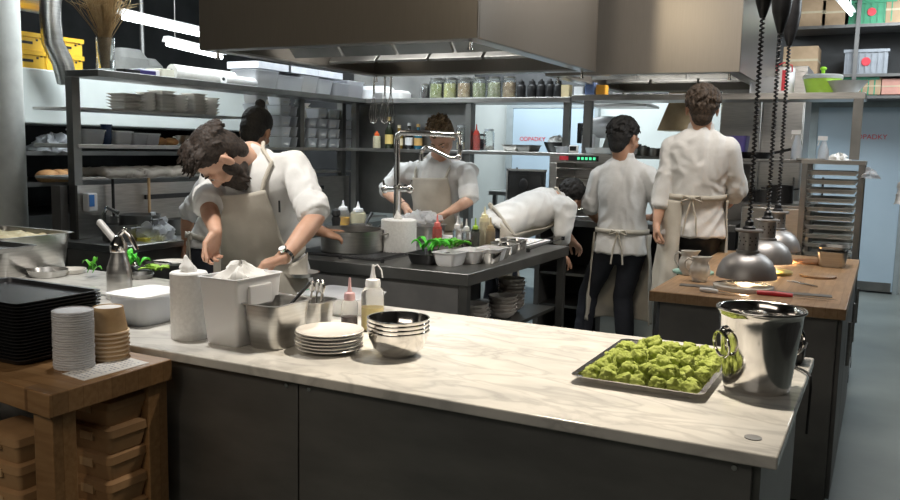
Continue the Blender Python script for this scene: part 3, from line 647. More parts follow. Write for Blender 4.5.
# hotel pan far left with pale food, cloth on tray
r = E('hotel_pan', (-3.54, 2.45, .9), 'large deep steel hotel pan of pale food at the far left', 'pan')
b = MB(); b.pan(.48, .36, .175, .04, .018, .002, .92); b.o('pan_body', 'steel', r)
b = MB(); b.grid(lambda u, v: Vector(((u - .5) * .46, (v - .5) * .34, .155 + .015 * noise.noise(Vector((u * 9, v * 9, 0))))), 24, 24); b.o('mashed_filling', 'dough', r)
p = AY(8, 238, 1.75); r = E('sheet_pan', (p.x - .12, 1.78, .9), 'steel sheet pan on a riser with folded cloth at the far left', 'pan')
q = AZ(10, 246, 1.17)
r.location = (q.x - .2, q.y + .06, 1.06)
r.location = (-3.06, 2.02, 1.035)
b = MB(); b.pan(.5, .3, .02, .02, .008, .002, .98); b.o('pan_body', 'steel_d', r, loc=(-.12, 0, .03))
b = MB(); b.cyl((-.12, 0, -.135), (-.12, 0, .03), .12); b.o('riser', 'steel', r)
T(crumple('folded_cloth', (-3.08, 2.0, 1.09), .08, .02, 'white folded cloth lying on the far left pan', 5, 'jacket', 'cloth'))
# prep zone at the back of the counter: shallow dishes, herbs and napkins
def dish(px, py, R, h, mat, lab, cat='dish', name='shallow_dish', z=.9):
    lc = put(px, py, z); b = MB(); b.lathe([(R * .8, 0), (R * .86, .002), (R, h), (R - .004, h), (R * .82, .005), (.001, .004)], n=40); return T(b.o(name, mat, loc=lc), lab, cat)
dish(48, 276, .085, .03, 'steel', 'round steel dish beside the black trays'); dish(70, 273, .07, .02, 'china', 'white dish with pale rim next to the herbs')
dish(150, 268, .1, .02, 'chrome', 'wide shiny plate behind the cream whipper'); dish(172, 264, .09, .015, 'china', 'white plate before the bearded cook')
dish(140, 278, .06, .02, 'steel_d', 'dark little steel dish behind the tub')
def leafy(name, px, py, z, w_, h, lab, mat, n=9, cat='herbs', seed=3, loc=None):
    lc = Vector(loc) if loc else put(px, py, z); b = MB(); rd = random.Random(seed)
    for k in range(n):
        a = rd.uniform(0, 2 * PI); ln = w_ * rd.uniform(.5, 1); hh = h * rd.uniform(.4, 1); wd = w_ * rd.uniform(.25, .45); bx, by = rd.uniform(-.3, .3) * w_, rd.uniform(-.3, .3) * w_
        def fn(u, v):
            t_ = u; s = (v - .5) * 2; wq = wd * math.sin(PI * min(.97, max(.06, t_))) ; x = bx + math.cos(a) * ln * t_ - math.sin(a) * wq * s * .5; y = by + math.sin(a) * ln * t_ + math.cos(a) * wq * s * .5
            return Vector((x, y, .004 + hh * math.sin(PI * (.12 + .6 * t_)) + .25 * wd * s * s + .15 * wd * noise.noise(Vector((x * 60, y * 60, k)))))
        b.grid(fn, 8, 4)
    return T(b.o(name, mat, loc=lc, solid=.0008), lab, cat)
leafy('herb_sprig', 90, 278, .9, .06, .09, 'pointed green leaves beside the cream whipper', 'leaf', 5)
M['gnap'] = nm('bright_green_wrap', (.08, .62, .04), .45, n=(.14, .72, .08), ns=14, bump=.3)
leafy('green_wrapper', 134, 272, .9, .09, .1, 'bright green plastic wrapper standing behind the tub', 'gnap', 6, 'wrapper', 4)
leafy('green_napkin', 160, 273, .9, .1, .025, 'flat lime green napkin left of the paper roll', C((.35, .6, .08), .7), 6, 'napkin', 9)
# cook's white board under his hands
b = MB(); b.rings([b.rr(.4, .25, .02, 0), b.rr(.4, .25, .02, .012)]); T(b.o('cutting_board', 'white', loc=(-2.23, 2.5, .9)), 'white cutting board in front of the bearded cook', 'board')
dish(300, 276, .09, .02, 'chrome', 'shallow steel pan beside the bearded cook\'s wrist')
# ================================================================ pass: lamps and crockery
ZP = .9
def lamp(x, y, zb, first=None, lab=''):
    r = E('heat_lamp', (x, y, zb), lab, 'heat lamp', 'heat lamps over the pass')
    b = MB(); b.lathe([(.128, 0), (.131, .002), (.13, .012), (.122, .045), (.104, .078), (.075, .102), (.048, .112), (.044, .113), (.042, .109), (.07, .098), (.1, .074), (.117, .043), (.125, .012)], n=48); b.b.faces.ensure_lookup_table(); b.o('lamp_shade', 'alu', r, ang=1)
    b = MB(); b.lathe([(.048, .108), (.05, .114), (.05, .122), (.043, .124), (.043, .205), (.001, .206)], n=32); nk = b.o('lamp_neck', 'alu', r)
    b = MB(); b.lathe([(.043, .203), (.058, .206), (.06, .212), (.058, .216), (.001, .217)], n=32); b.o('collar', 'alu', r)
    b = MB()
    for a in range(10):
        for z in (.15, .165, .18):
            q = 2 * PI * a / 10 + (.2 if z == .165 else 0); b.cyl((math.cos(q) * .0425, math.sin(q) * .0425, z), (math.cos(q) * .0436, math.sin(q) * .0436, z), .0035, n=8)
    b.o('vent_hole', 'black', nk)
    b = MB(); b.lathe([(.028, .217), (.028, .225), (.018, .232), (.018, .25), (.006, .262), (.001, .262)], n=20); b.o('cord_grip', 'black', r)
    b = MB(); b.ell((0, 0, .035), (.038, .038, .045)); b.cyl((0, 0, .07), (0, 0, .1), .018); b.o('bulb', 'bulb', r)
    top = 2.14; b = MB(); pts = []; n = 46
    for i in range(n * 8 + 1):
        q = 2 * PI * i / 8; pts.append((math.cos(q) * .0085, math.sin(q) * .0085, .255 + (top - zb - .3) * i / (n * 8)))
    b.tube(pts, .0042, 5); b.cyl((0, 0, .25), (0, 0, top - zb), .0022, n=6); b.o('coiled_cord', 'black', r)
    b = MB(); b.lathe([(.012, top - zb - .06), (.022, top - zb - .03), (.042, top - zb + .04), (.05, top - zb + .1), (.05, top - zb + .24), (.03, top - zb + .28), (.012, top - zb + .3), (.012, 3.3 - zb), (.001, 3.3 - zb)], n=28); b.o('ceiling_pulley', 'black', r)
    l = D.lights.new('heat_lamp_light', 'SPOT'); l.energy = 120; l.color = (1, .72, .42); l.spot_size = 2.5; l.spot_blend = .5; l.shadow_soft_size = .05
    lo = D.objects.new('heat_lamp_light', l); COL.objects.link(lo); lo.parent = r; lo.location = (0, 0, -.014)
    return r
for (x, y, zb), lb in zip(((-.525, 3.93, .948), (-.51, 4.45, .96), (-.52, 4.98, .968)), ('nearest of the three hanging aluminium heat lamps', 'middle one of the three hanging aluminium heat lamps', 'farthest of the three hanging aluminium heat lamps')): lamp(x, y, zb, lab=lb)
def jug(loc, s, rz, lab):
    r = E('milk_jug', loc, lab, 'jug', None, rz)
    b = MB(); n = 32; R = []
    for rr_, z, sp in ((.033, 0, 0), (.036, .003, 0), (.034, .008, 0), (.046, .03, 0), (.05, .05, 0), (.046, .072, 0), (.036, .092, .003), (.036, .105, .01), (.04, .118, .018), (.037, .118, .018), (.032, .1, .008), (.043, .06, 0), (.03, .01, 0), (.001, .008, 0)):
        R.append([Vector((math.cos(2 * PI * i / n) * rr_ * s + (sp * s * max(0, math.cos(2 * PI * i / n)) ** 3), math.sin(2 * PI * i / n) * rr_ * s, (z + (.3 * sp * max(0, math.cos(2 * PI * i / n)) ** 2 if z > .1 else 0)) * s)) for i in range(n)])
    b.rings(R); b.o('jug_body', 'china', r, ang=1.2)
    b = MB(); b.tube([(-.034 * s, 0, .1 * s), (-.055 * s, 0, .108 * s), (-.07 * s, 0, .092 * s), (-.068 * s, 0, .065 * s), (-.052 * s, 0, .042 * s), (-.04 * s, 0, .036 * s)], .0055 * s); b.o('jug_handle', 'china', r); return r
p = put(697, 281); jug((p.x + .01, p.y, .9), .97, .1, 'front white porcelain jug with curled handle on the pass')
p = put(688, 276); jug((p.x - .01, p.y + .05, .9), 1.0, -.1, 'rear white porcelain jug partly behind the front jug')
# knives and tweezers tray on the pass front
def knife(p0, p1, hl, lab, hm='black', wd=.024, z=.902):
    p0 = Vector((*AZ(*p0, z).to_tuple()[:2], z + .004)); p1 = Vector((*AZ(*p1, z).to_tuple()[:2], z + .004)); m_ = p0.lerp(p1, hl); d_ = (p1 - p0).normalized(); s = Vector((-d_.y, d_.x, 0)) * wd / 2
    r = E('kitchen_knife', m_, lab, 'knife'); b = MB(); u = Vector((0, 0, .001))
    b.rings([[q - m_ for q in (m_ - s, m_ + s, m_ + s + u * 2, m_ - s + u * 2)], [q - m_ for q in (p1 - d_ * .04 - s * .9, p1 - d_ * .04 + s * .6, p1 - d_ * .04 + s * .6 + u, p1 - d_ * .04 - s * .9 + u)], [q - m_ for q in (p1 - s * .9, p1 - s * .75, p1 - s * .75 + u, p1 - s * .9 + u)]]); b.o('blade', 'chrome', r)
    b = MB(); b.tube([p0 - m_ + u * 3, p0.lerp(m_, .5) - m_ + u * 4, Vector((0, 0, .003))], [.009, .011, .008]); b.o('knife_handle', hm, r); return r
knife((757, 294), (838, 301), .45, 'red handled knife lying across the pass front', 'red', .022, .903)
knife((700, 291), (752, 297), .35, 'white handled knife left of the red handled knife', 'white', .026, .903)
b = MB(); a_, c_ = put(680, 285, .9), put(832, 297, .9); d_ = (c_ - a_).normalized(); s = Vector((-d_.y, d_.x, 0)) * .03
b.rings([[a_ - s, c_ - s, c_ + s, a_ + s], [q + Vector((0, 0, .004)) for q in (a_ - s, c_ - s, c_ + s, a_ + s)]]); T(b.o('knife_strip', 'steel_d', loc=(0, 0, 0)), 'long flat steel strip along the pass front edge', 'strip')
p = put(802, 285, .9); b = MB(); b.tube([p + Vector((-.07, .06, .004)), p + Vector((0, 0, .006)), p + Vector((.07, -.04, .004))], .0025); b.tube([p + Vector((-.05, .075, .004)), p + Vector((.01, .01, .006)), p + Vector((.07, -.035, .004))], .0025); T(b.o('tweezers', 'chrome'), 'long thin steel tweezers on the pass beneath the lamp', 'tweezers')
def disc(px, py, R, mat, lab, h=.012, name='round_board', cat='board', x=None, y=None):
    p = put(px, py, .9) if x is None else Vector((x, y, .9)); b = MB(); b.lathe([(R - .002, 0), (R, .002), (R, h - .002), (R - .003, h), (.001, h)], n=48); return T(b.o(name, mat, loc=p), lab, cat)
disc(0, 0, .13, 'china', 'white plate glowing under the nearest heat lamp', .018, 'dinner_plate', 'plate', -.53, 3.9)
disc(818, 277, .085, 'wood_p', 'small round wooden board right of the middle lamp')
disc(812, 263, .1, 'woodd', 'round brown board behind the small board on the pass')
disc(0, 0, .11, C((.7, .55, .16), .3), 'yellow plate under the middle heat lamp', .014, 'dinner_plate', 'plate', -.49, 4.5)
disc(693, 273, .1, C((.3, .5, .42), .4), 'pale green plate behind the white jugs', .012, 'dinner_plate', 'plate')
lc = put(837, 263); g = gastro('gastro_pan', 0, 0, .15, .17, .085, 'lower steel container at the far right pass corner', loc=(-.225, 4.98, .9), rz=.0)
g = gastro('gastro_pan', 0, 0, .14, .16, .06, 'upper steel container set into the corner stack on the pass', loc=(-.225, 4.99, .95))
# ================================================================ island things
def pot(name, lc, R, h, lab, cat='pot', mat='steel', lug=True, rz=0):
    r = E(name, lc, lab, cat, None, rz)
    b = MB(); b.lathe([(R * .97, 0), (R, .006), (R, h - .006), (R * 1.03, h), (R * .975, h), (R * .97, .01), (.001, .008)], n=48); b.o('pot_body', mat, r)
    if lug:
        for s in (-1, 1):
            b = MB(); b.tube([(s * R, -.04, h * .8), (s * (R + .03), -.035, h * .83), (s * (R + .035), 0, h * .84), (s * (R + .03), .035, h * .83), (s * R, .04, h * .8)], .005); b.o('pot_handle', mat, r)
    return r
b = MB(); b.box(-.28, .28, -.2, .2, .0, .012); q = MB(); p = put(352, 253); hb = T(b.o('induction_hob', 'black', loc=(p.x, p.y, .9), bevel=.003), 'flat black hob under the big pot on the island', 'hob')
pot('stock_pot', (p.x, p.y, .912), .172, .125, 'wide steel pot standing on the island hob', rz=.4)
r = E('wire_grate', (-2.4, 3.82, .9), 'black wire grate lying on the island beside the hob', 'grate')
b = MB()
for i in range(13): b.cyl((-.13 + i * .022, -.16, .012), (-.13 + i * .022, .16, .012), .0022, n=6)
b.cyl((-.14, -.16, .01), (.14, -.16, .01), .004).cyl((-.14, .16, .01), (.14, .16, .01), .004); b.o('grate_bars', 'black', r)
for x, y in ((-.13, -.16), (.13, -.16), (-.13, .16), (.13, .16)): MB().cyl((x, y, 0), (x, y, .02), .01).o('grate_foot', 'black', r)
p = put(400, 253); proll('paper_towel_roll', (p.x - .01, p.y, .9), .1, .19, 'wide white paper towel roll on the middle island', 1)
p = put(424, 240); gastro('gastro_pan', 0, 0, .2, .26, .1, 'steel gastronorm pan behind the paper roll on the island', loc=(p.x, p.y, .9))
crumple('plastic_bag', (p.x - .1, p.y + .12, 1.0), .15, .07, 'translucent white plastic bag heaped over the island pan', 12, 'frost', 'bag', .5, 30)
def bt(px, py, R, H, fl, lab, cap_='white', fill=.7, z=.9, body='frost', **k): p = put(px, py, z); return bottle('squeeze_bottle', (p.x, p.y, z), R, H, fl, fill, lab, capc=cap_, **k)
bt(437, 246, .03, .13, 's_red', 'red squeeze bottle beside the green wrapped pan', C((.7, .2, .18)), .9)
bt(457, 246, .028, .12, 's_cream', 'clear squeeze bottle with white label on the island', 'white', .3)
bt(466, 247, .028, .11, 's_dark', 'clear squeeze bottle half full of dark sauce', 'white', .4)
bt(475, 248, .027, .12, 's_bk', 'black sauce bottle with lime green cap', C((.3, .5, .05)), .95)
bt(484, 246, .034, .18, 's_cream', 'tall cream coloured sauce bottle on the island', C((.6, .56, .35)), .97)
bt(490, 248, .03, .125, 's_brown', 'short brown mustard sauce bottle beside the tall cream one', C((.4, .32, .18)), .95)
bt(343, 226, .05, .13, 's_or', 'squeeze bottle of yellow oil behind the pot', 'white', .5)
bt(358, 226, .058, .12, 's_cream', 'round white squeeze bottle behind the pot', 'white', .8)
p = put(336, 236); r = E('pepper_mill', (p.x, p.y, .9), 'black pepper mill at the back left of the island', 'mill')
b = MB(); b.lathe([(.03, 0), (.032, .01), (.024, .06), (.03, .11), (.026, .125), (.001, .125)]); b.o('mill_body', 'black', r); b = MB(); b.lathe([(.02, .126), (.03, .145), (.026, .17), (.008, .18), (.001, .185)]); b.o('mill_head', 'black', r)
p = put(427, 263); r = gastro('black_pan', 0, 0, .16, .24, .055, 'low black pan at the island front edge', 'blackm', loc=(p.x, p.y + .03, .9), cat='pan')
leafy('green_wrapper', 0, 0, .9, .12, .09, 'crinkled bright green wrapper lying in the low black pan', 'gnap', 9, 'wrapper', 21, loc=(p.x, p.y + .03, .93))
leafy('herb_bunch', 452, 250, .93, .12, .05, 'dark green herbs with bright leaves behind the white tubs', 'leaf', 16, 'herbs', 6)
p = put(458, 266)
for k, (dx, dy) in enumerate(((-.05, -.02), (.0, .13), (.05, .26))):
    b = MB(); b.pan(.13, .17, .07, .02, .006, .002, .8); T(b.o('plastic_tub', 'white', loc=(p.x + dx, p.y + .03 + dy, .9)), ('nearest white tub in the row on the island', 'middle white tub in the row on the island', 'rear white tub in the row on the island')[k], 'container', 'white tubs on the island')
for k in range(4):
    p = put(491 + k * 9, 264 - k * 4.5); b = MB(); b.pan(.09, .12, .06, .02, .006, .0015, .85); T(b.o('steel_tub', 'chrome', loc=(p.x - .02, p.y + .03, .9)), 'small steel tub, %s in the row along the island edge' % ('nearest', 'second', 'third', 'farthest')[k], 'container', 'steel tubs on the island')
for k in range(3):
    p = put(497 + k * 8, 256 - k * 4); b = MB(); b.pan(.08, .11, .05, .02, .006, .0015, .85); T(b.o('steel_tub', 'steel', loc=(p.x - .06, p.y + .06, .9)), 'small steel tub in the rear row, %s one' % ('nearest', 'middle', 'farthest')[k], 'container', 'steel tubs on the island')
b = MB(); b.rings([b.rr(.3, .4, .02, 0), b.rr(.32, .42, .02, .015), b.rr(.3, .4, .02, .012)]); p = put(518, 243); T(b.o('white_tray', 'white', loc=(p.x, p.y - .03, .9)), 'white tray of small bits on the far island end', 'tray')
for k in range(6): crumple('crumb_piece', (p.x - .1 + .04 * k, p.y - .08 + (k % 3) * .05, .914), .02, .012, 'small crumpled piece on the white island tray, number %s from left' % ('one', 'two', 'three', 'four', 'five', 'six')[k], k + 30, 'paper', 'food', n=12)
for k, (a_, c_) in enumerate((((520, 249), (556, 238)), ((528, 252), (563, 240)))):
    p0, p1 = put(*a_), put(*c_); b = MB(); u = V((0, 0, .012)) if False else Vector((0, 0, .012)); b.tube([p0 + u, p1 + u], .004); b.cyl(p0, p0 + u * 2, .012); b.cyl(p1, p1 + u * 2, .012); T(b.o('skewer_bar', 'black'), 'thin black bar with feet at the island far end, %s' % ('left one', 'right one')[k], 'bar')
# tap
tp = AY(397, 236, 4.85); tp.z = .9; r = E('sink_tap', tp, 'tall chrome swivel tap with folded spout on the island', 'tap')
ty = 4.85; q = lambda px, py, dy=0: AY(px, py, ty + dy) - tp
b = MB(); b.lathe([(.035, 0), (.035, .01), (.026, .02), (.026, .3), (.032, .31), (.032, .33), (.021, .34), (.001, .34)]); b.o('tap_column', 'chrome', r)
b = MB(); b.tube([q(397, 190), q(397, 160), q(397, 140), q(398, 135), q(402, 132.5), q(430, 133.5), q(455, 135)], .02, 14); b.o('upper_pipe', 'chrome', r)
b = MB(); b.tube([q(457, 133), q(460, 138), q(460.5, 150), q(459, 156)], .015, 12); b.ell(q(459, 134), (.022, .022, .02)); b.o('drop_pipe', 'chrome', r)
b = MB(); b.tube([q(459, 158), q(450, 158), q(432, 149), q(426, 147), q(422, 150), q(421, 156)], .014, 12); b.ell(q(459, 157), (.02, .02, .02)); b.cyl(q(421, 154), q(421, 161), .016); b.o('lower_spout', 'chrome', r)
b = MB(); b.cyl(q(385, 189), q(410, 189), .02).ell(q(385, 189), (.028, .024, .03)).ell(q(410, 189), (.028, .024, .03)).tube([q(385, 188), q(383, 180)], .008).tube([q(410, 188), q(412, 180)], .008); b.o('mixer_valve', 'chrome', r)
# middle cook's board and bits
b = MB(); b.rings([b.rr(.5, .3, .02, 0), b.rr(.5, .3, .02, .015)]); p = put(440, 238); T(b.o('cutting_board', 'white', loc=(-2.75, 4.83, .9)), 'white cutting board at the middle cook\'s hands', 'board')
for k, (x, y) in enumerate(((-3.0, 4.6), (-3.12, 4.75), (-3.18, 4.5))):
    r = E('saucepan', (x, y, .9), 'small steel saucepan with black handle, %s in the cluster left of the tap' % ('right', 'rear', 'left')[k], 'pan', 'saucepans on the island', .8 + k)
    b = MB(); b.lathe([(.07, 0), (.075, .005), (.078, .07), (.075, .07), (.07, .008), (.001, .006)]); b.o('pan_body', 'steel', r); b = MB(); b.tube([(.075, 0, .055), (.13, 0, .08), (.22, 0, .13)], [.006, .01, .012]); b.o('pan_handle', 'black', r)
# ================================================================ left rack contents
XR = -4.45
def tub(name, x, y, z, w_, d_, h, lab, fill=None, lid='white', grp=None, mat='frost', cat='container'):
    r = E(name, (x, y, z), lab, cat, grp)
    b = MB(); b.pan(w_, d_, h, min(w_, d_) * .12, .003, .0015, .88); b.o('tub_body', mat, r)
    if fill is not None: b = MB(); b.rings([b.rr(w_ * .82, d_ * .82, w_ * .08, .004), b.rr(w_ * .9, d_ * .9, w_ * .1, h * .75)]); b.o('tub_contents', fill, r)
    if lid: b = MB(); b.rings([b.rr(w_ + .008, d_ + .008, w_ * .12, h - .004), b.rr(w_ + .01, d_ + .01, w_ * .12, h + .005), b.rr(w_ - .01, d_ - .01, w_ * .1, h + .007)]); b.o('tub_lid', lid, r)
    return r
fills = [C((.45, .42, .38), .7), C((.2, .1, .1), .7), C((.5, .4, .25), .7), C((.25, .3, .15), .7), C((.12, .1, .12), .7), C((.6, .57, .5), .7)]
# deli tubs: (pixel x of the column, how many)
tubs = {}
for ci, (px, n) in enumerate(((246, 5), (270, 5), (285, 4), (297, 3), (308, 4), (318, 4), (326, 4), (334, 3))):
    y = AX(px + 1, 150, XR).y + .03
    for k in range(n):
        f = (ci * 3 + k * 2) % 6; lb = 'small lidded deli tub, %s from the left end, %s' % (('column one', 'column two', 'column three', 'column four', 'column five', 'column six', 'column seven', 'column eight')[ci], ('bottom', 'second', 'third', 'fourth', 'fifth')[k])
        if f not in tubs: tubs[f] = tub('deli_tub', XR + .06, y, 1.4705 + k * .083, .15, .13, .073, lb, fills[f], 'frost', 'deli tubs on the left shelf'); b = MB(); b.box(.068, .0695, -.03, .03, .02, .05); b.o('paper_label', 'paper', tubs[f])
        else: dup(tubs[f], (XR + .06, y, 1.4705 + k * .083), None, lb)
# stacks of pale dishes: near section on the upper shelf, far section behind the tubs
def dstack(px, z, n, R, h, lab, x=XR, step=.02, sq=False, mat='china'):
    y = AX(px, 110, x).y; d0 = None
    for k in range(n):
        lb = lab + (', top one' if k == n - 1 else ', lower in the stack')
        if d0 is None:
            b = MB()
            if sq: b.pan(R * 2, R * 2, h, .02, .008, .003, .75)
            else: b.lathe([(R * .5, 0), (R * .55, .003), (R, h), (R - .004, h), (R * .5, .006), (.001, .005)], n=28)
            d0 = T(b.o('serving_dish', mat, loc=(x, y, z)), lb, 'dish', 'pale dishes on the left shelves')
        else: dup(d0, (x + random.uniform(-.004, .004), y + random.uniform(-.004, .004), z + k * step), None, lb)
names = ('first', 'second', 'third', 'fourth', 'fifth', 'sixth')
for i, (px, n, R) in enumerate(((126, 5, .085), (146, 6, .07), (162, 7, .07), (178, 6, .075), (194, 7, .07), (210, 6, .07))): dstack(px, 1.69 if px < 200 else 1.69, n, R, .028, 'pale dish in the %s stack of the upper left shelf' % names[i], step=.02, sq=(i % 2 == 0))
for i, (px, n) in enumerate(((262, 12), (282, 12), (302, 12), (318, 11), (330, 8))):
    dstack(px, 1.47, n, .075, .04, 'pale bowl in the %s tall stack behind the deli tubs' % names[i], x=-4.6, step=.031)
# middle shelf near section
def ay_(px, x=XR + .1): return AX(px, 140, x).y
tub('storage_tub', -4.4, ay_(92), 1.47, .16, .17, .085, 'clear tub with dark specks next to the near rack post', fills[0], 'frost')
b = MB(); b.lathe([(.026, 0), (.028, .003), (.036, .125), (.033, .125), (.025, .006), (.001, .005)]); T(b.o('tumbler', C((.01, .03, .09), .25), loc=(-4.38, ay_(110), 1.47)), 'dark blue plastic tumbler on the left shelf', 'cup')
tub('storage_tub', -4.42, ay_(125), 1.47, .15, .14, .08, 'cloudy white tub right of the dark blue tumbler', fills[5], 'white')
tub('storage_tub', -4.4, ay_(139), 1.47, .14, .12, .07, 'tub of dark berries with clear lid, left one', C((.03, .03, .08)), 'frost')
tub('storage_tub', -4.4, ay_(152), 1.47, .14, .12, .07, 'tub of dark berries with clear lid, right one', C((.05, .03, .07)), 'frost')
M['bread'] = nm('brown_crust', (.3, .14, .05), .7, n=(.45, .25, .1), ns=14, bump=.6)
def loaf(x, y, z, l_, w_, h, lab):
    b = MB(); b.ell((0, 0, h * .8), (w_, l_, h), None, 24, 14)
    for v in b.b.verts: v.co.z = max(0, v.co.z + .004 * noise.noise(v.co * 40))
    return T(b.o('bread_loaf', 'bread', loc=(x, y, z)), lab, 'bread')
loaf(-4.42, ay_(166), 1.47, .06, .05, .03, 'brown roll on the left shelf beside the berry tubs')
loaf(-4.42, ay_(178), 1.47, .06, .05, .028, 'brown roll on the left shelf beside the colander')
pot('colander', (-4.4, ay_(196), 1.47), .1, .07, 'dull steel colander behind the cook\'s head', 'colander')
# lower shelf cloths and boxes
for k, (px, w_) in enumerate(((108, .2), (125, .18), (145, .22), (168, .25), (215, .25))):
    b = MB(); y = AX(px, 165, -4.4).y
    b.grid(lambda u, v: Vector(((u - .5) * .26, (v - .5) * w_, .03 + .02 * noise.noise(Vector((u * 4 + k, v * 4, k))) - .02 * (abs(u - .5) * 2) ** 3)), 14, 14); T(b.o('folded_towel', C((.4, .37, .33), .9), loc=(-4.42, y, 1.27), solid=.045), 'grey striped towel folded on the lower left shelf, %s along' % names[k], 'towel')
p = AX(62, 130, -5.25); crumple('plastic_bag', (-5.4, p.y + .05, 1.41), .17, .09, 'white plastic bag on the oven shelf at left', 44, 'frost', 'bag')
for k, px in enumerate((52, 63, 72)): p = AX(px, 165, -5.25); loaf(-5.3, p.y, 1.19, .07, .1, .05, 'round brown loaf on the dark oven shelf, %s from left' % names[k])
# top shelf
def at4(px): return AX(px, 75, -4.2).y
def froll(px0, px1, R, lab, x=-4.22, mat='white'):
    y0, y1 = at4(px0), at4(px1); r = E('film_roll', (x, (y0 + y1) / 2, 1.9 + R), lab, 'roll'); h = (y1 - y0) / 2
    b = MB(); b.cyl((0, -h, 0), (0, h, 0), R, n=32); b.o('roll_film', mat, r); b = MB(); b.cyl((.0, -h - .005, 0), (0, h + .005, 0), R * .35, n=20); b.o('roll_core', 'black', r); return r
froll(174, 234, .05, 'long thick white film roll lying on top of the left rack', mat='paper'); froll(215, 246, .032, 'shorter film roll with dark core ends', x=-4.12)
for k, (px, w_, d_, h, m_) in enumerate(((137, .16, .05, .03, C((.03, .02, .12))), (121, .12, .09, .025, 'black'), (146, .2, .12, .04, 'white'), (160, .12, .14, .055, C((.62, .6, .5), .7)))):
    b = MB(); b.rings([b.rr(d_, w_, .01, 0), b.rr(d_, w_, .01, h)]); T(b.o('flat_box', m_, loc=(-4.14 - (k > 1) * .06, at4(px), 1.9), bevel=.003), ('purple', 'black', 'white', 'cream')[k] + ' flat packet on top of the near left rack', 'box')
for k, (px, w_, h, f) in enumerate(((255, .26, .12, 5), (272, .2, .1, 0), (283, .2, .1, 5), (297, .24, .12, 2), (313, .22, .11, 5), (330, .24, .1, 4), (344, .26, .13, 1))):
    tub('storage_box', -4.2, at4(px), 1.9, .26, w_, h, 'translucent storage box on the top left shelf, %s from left' % (names + ('seventh',))[k], fills[f], 'frost', 'storage boxes on the top left shelf')
for k, (px, w_) in enumerate(((262, .4), (290, .4), (318, .36))):
    b = MB(); b.rings([b.rr(.3, w_, .02, 0), b.rr(.3, w_, .02, .05)]); T(b.o('flat_carton', C((.66, .68, .74), .6), loc=(-4.22, at4(px), 2.035)), 'long white carton lying above the storage boxes, %s one' % names[k], 'box')
# dried grass vase
p = AX(104, 66, -4.5); r = E('dried_grass_bunch', (-4.2, at4(106), 1.9), 'tall bunch of dried straw grass on the rack end', 'dried plant')
b = MB(); b.lathe([(.05, 0), (.055, .01), (.05, .12), (.055, .2), (.052, .2), (.045, .02), (.001, .02)]); b.o('vase', 'glass', r)
M['straw'] = nm('dry_straw', (.35, .24, .12), .9, n=(.5, .37, .2), ns=30)
b = MB(); rd = random.Random(3)
for k in range(260):
    a = rd.uniform(0, 2 * PI); t_ = rd.random() ** .5; sp = rd.uniform(.02, .2) * t_ + .01; H_ = rd.uniform(.35, .55)
    b.tube([(math.cos(a) * .02 * t_, math.sin(a) * .02 * t_, .02), (math.cos(a) * .04 * t_, math.sin(a) * .04 * t_, H_ * .55), (math.cos(a) * sp, math.sin(a) * sp, H_), (math.cos(a + .5) * sp * 1.4, math.sin(a + .5) * sp * 1.4, H_ + .03)], [.0018, .0016, .0022, .0012], 4)
b.o('straw_stems', 'straw', r)
# yellow crates on the oven
def crate(loc, w_, d_, h, mat, lab, grp=None, rz=0):
    r = E('plastic_crate', loc, lab, 'crate', grp, rz)
    b = MB(); t_ = .012; b.box(-w_ / 2, w_ / 2, -d_ / 2, d_ / 2, 0, t_)
    for s in (-1, 1):
        b.box(s * w_ / 2 - t_ / 2, s * w_ / 2 + t_ / 2, -d_ / 2, d_ / 2, 0, h); b.box(-w_ / 2, w_ / 2, s * d_ / 2 - t_ / 2, s * d_ / 2 + t_ / 2, 0, h)
        b.box(s * w_ / 2 - .016, s * w_ / 2 + .016, -d_ / 2 - .01, d_ / 2 + .01, h - .03, h); b.box(-w_ / 2 - .01, w_ / 2 + .01, s * d_ / 2 - .016, s * d_ / 2 + .016, h - .03, h)
    b.o('crate_shell', mat, r)
    b = MB(); b.box(w_ / 2 + .004, w_ / 2 + .0085, -.06, .06, h * .35, h * .5)
    for i in range(9):
        for j in range(3):
            y = -d_ * .42 + i * d_ * .105
            if (i + j) % 2 and abs(y) > .07: b.box(w_ / 2 + .004, w_ / 2 + .0085, y - .008, y + .008, h * (.55 + .12 * j), h * (.55 + .12 * j) + .014)
    b.o('grip_openings', 'black', r); return r
for i, (y, s) in enumerate(((3.9, 'left'), (4.215, 'right'))):
    for k in range(2): crate((-5.5, y, 1.98 + k * .122), .36, .3, .12, 'yellow', '%s yellow plastic crate in the %s stack on the oven' % (('lower', 'upper')[k], s), 'yellow crates on the oven')
# silver ducts
b = MB(); pts = [(-5.1, 3.96, 3.3), (-5.1, 3.96, 2.9), (-5.12, 3.96, 2.3), (-5.12, 3.97, 2.15), (-5.12, 4.04, 2.03), (-5.15, 4.1, 1.9)]; b.tube(pts, .07, 24)
T(b.o('vent_duct', 'steel', ang=1.2), 'upright silver vent duct before the yellow crates', 'duct')
b = MB(); R = []
for i in range(60): R.append([Vector((-5.6, 3.4 + i * .016, 2.52)) + Vector((math.cos(a) * (.11 + .008 * (i % 2)), 0, math.sin(a) * (.11 + .008 * (i % 2)))) for a in [2 * PI * k / 20 for k in range(20)]])
b.rings(R); T(b.o('flexible_duct', 'steel', ang=1.2), 'horizontal ribbed silver flexible duct at the upper left', 'duct')
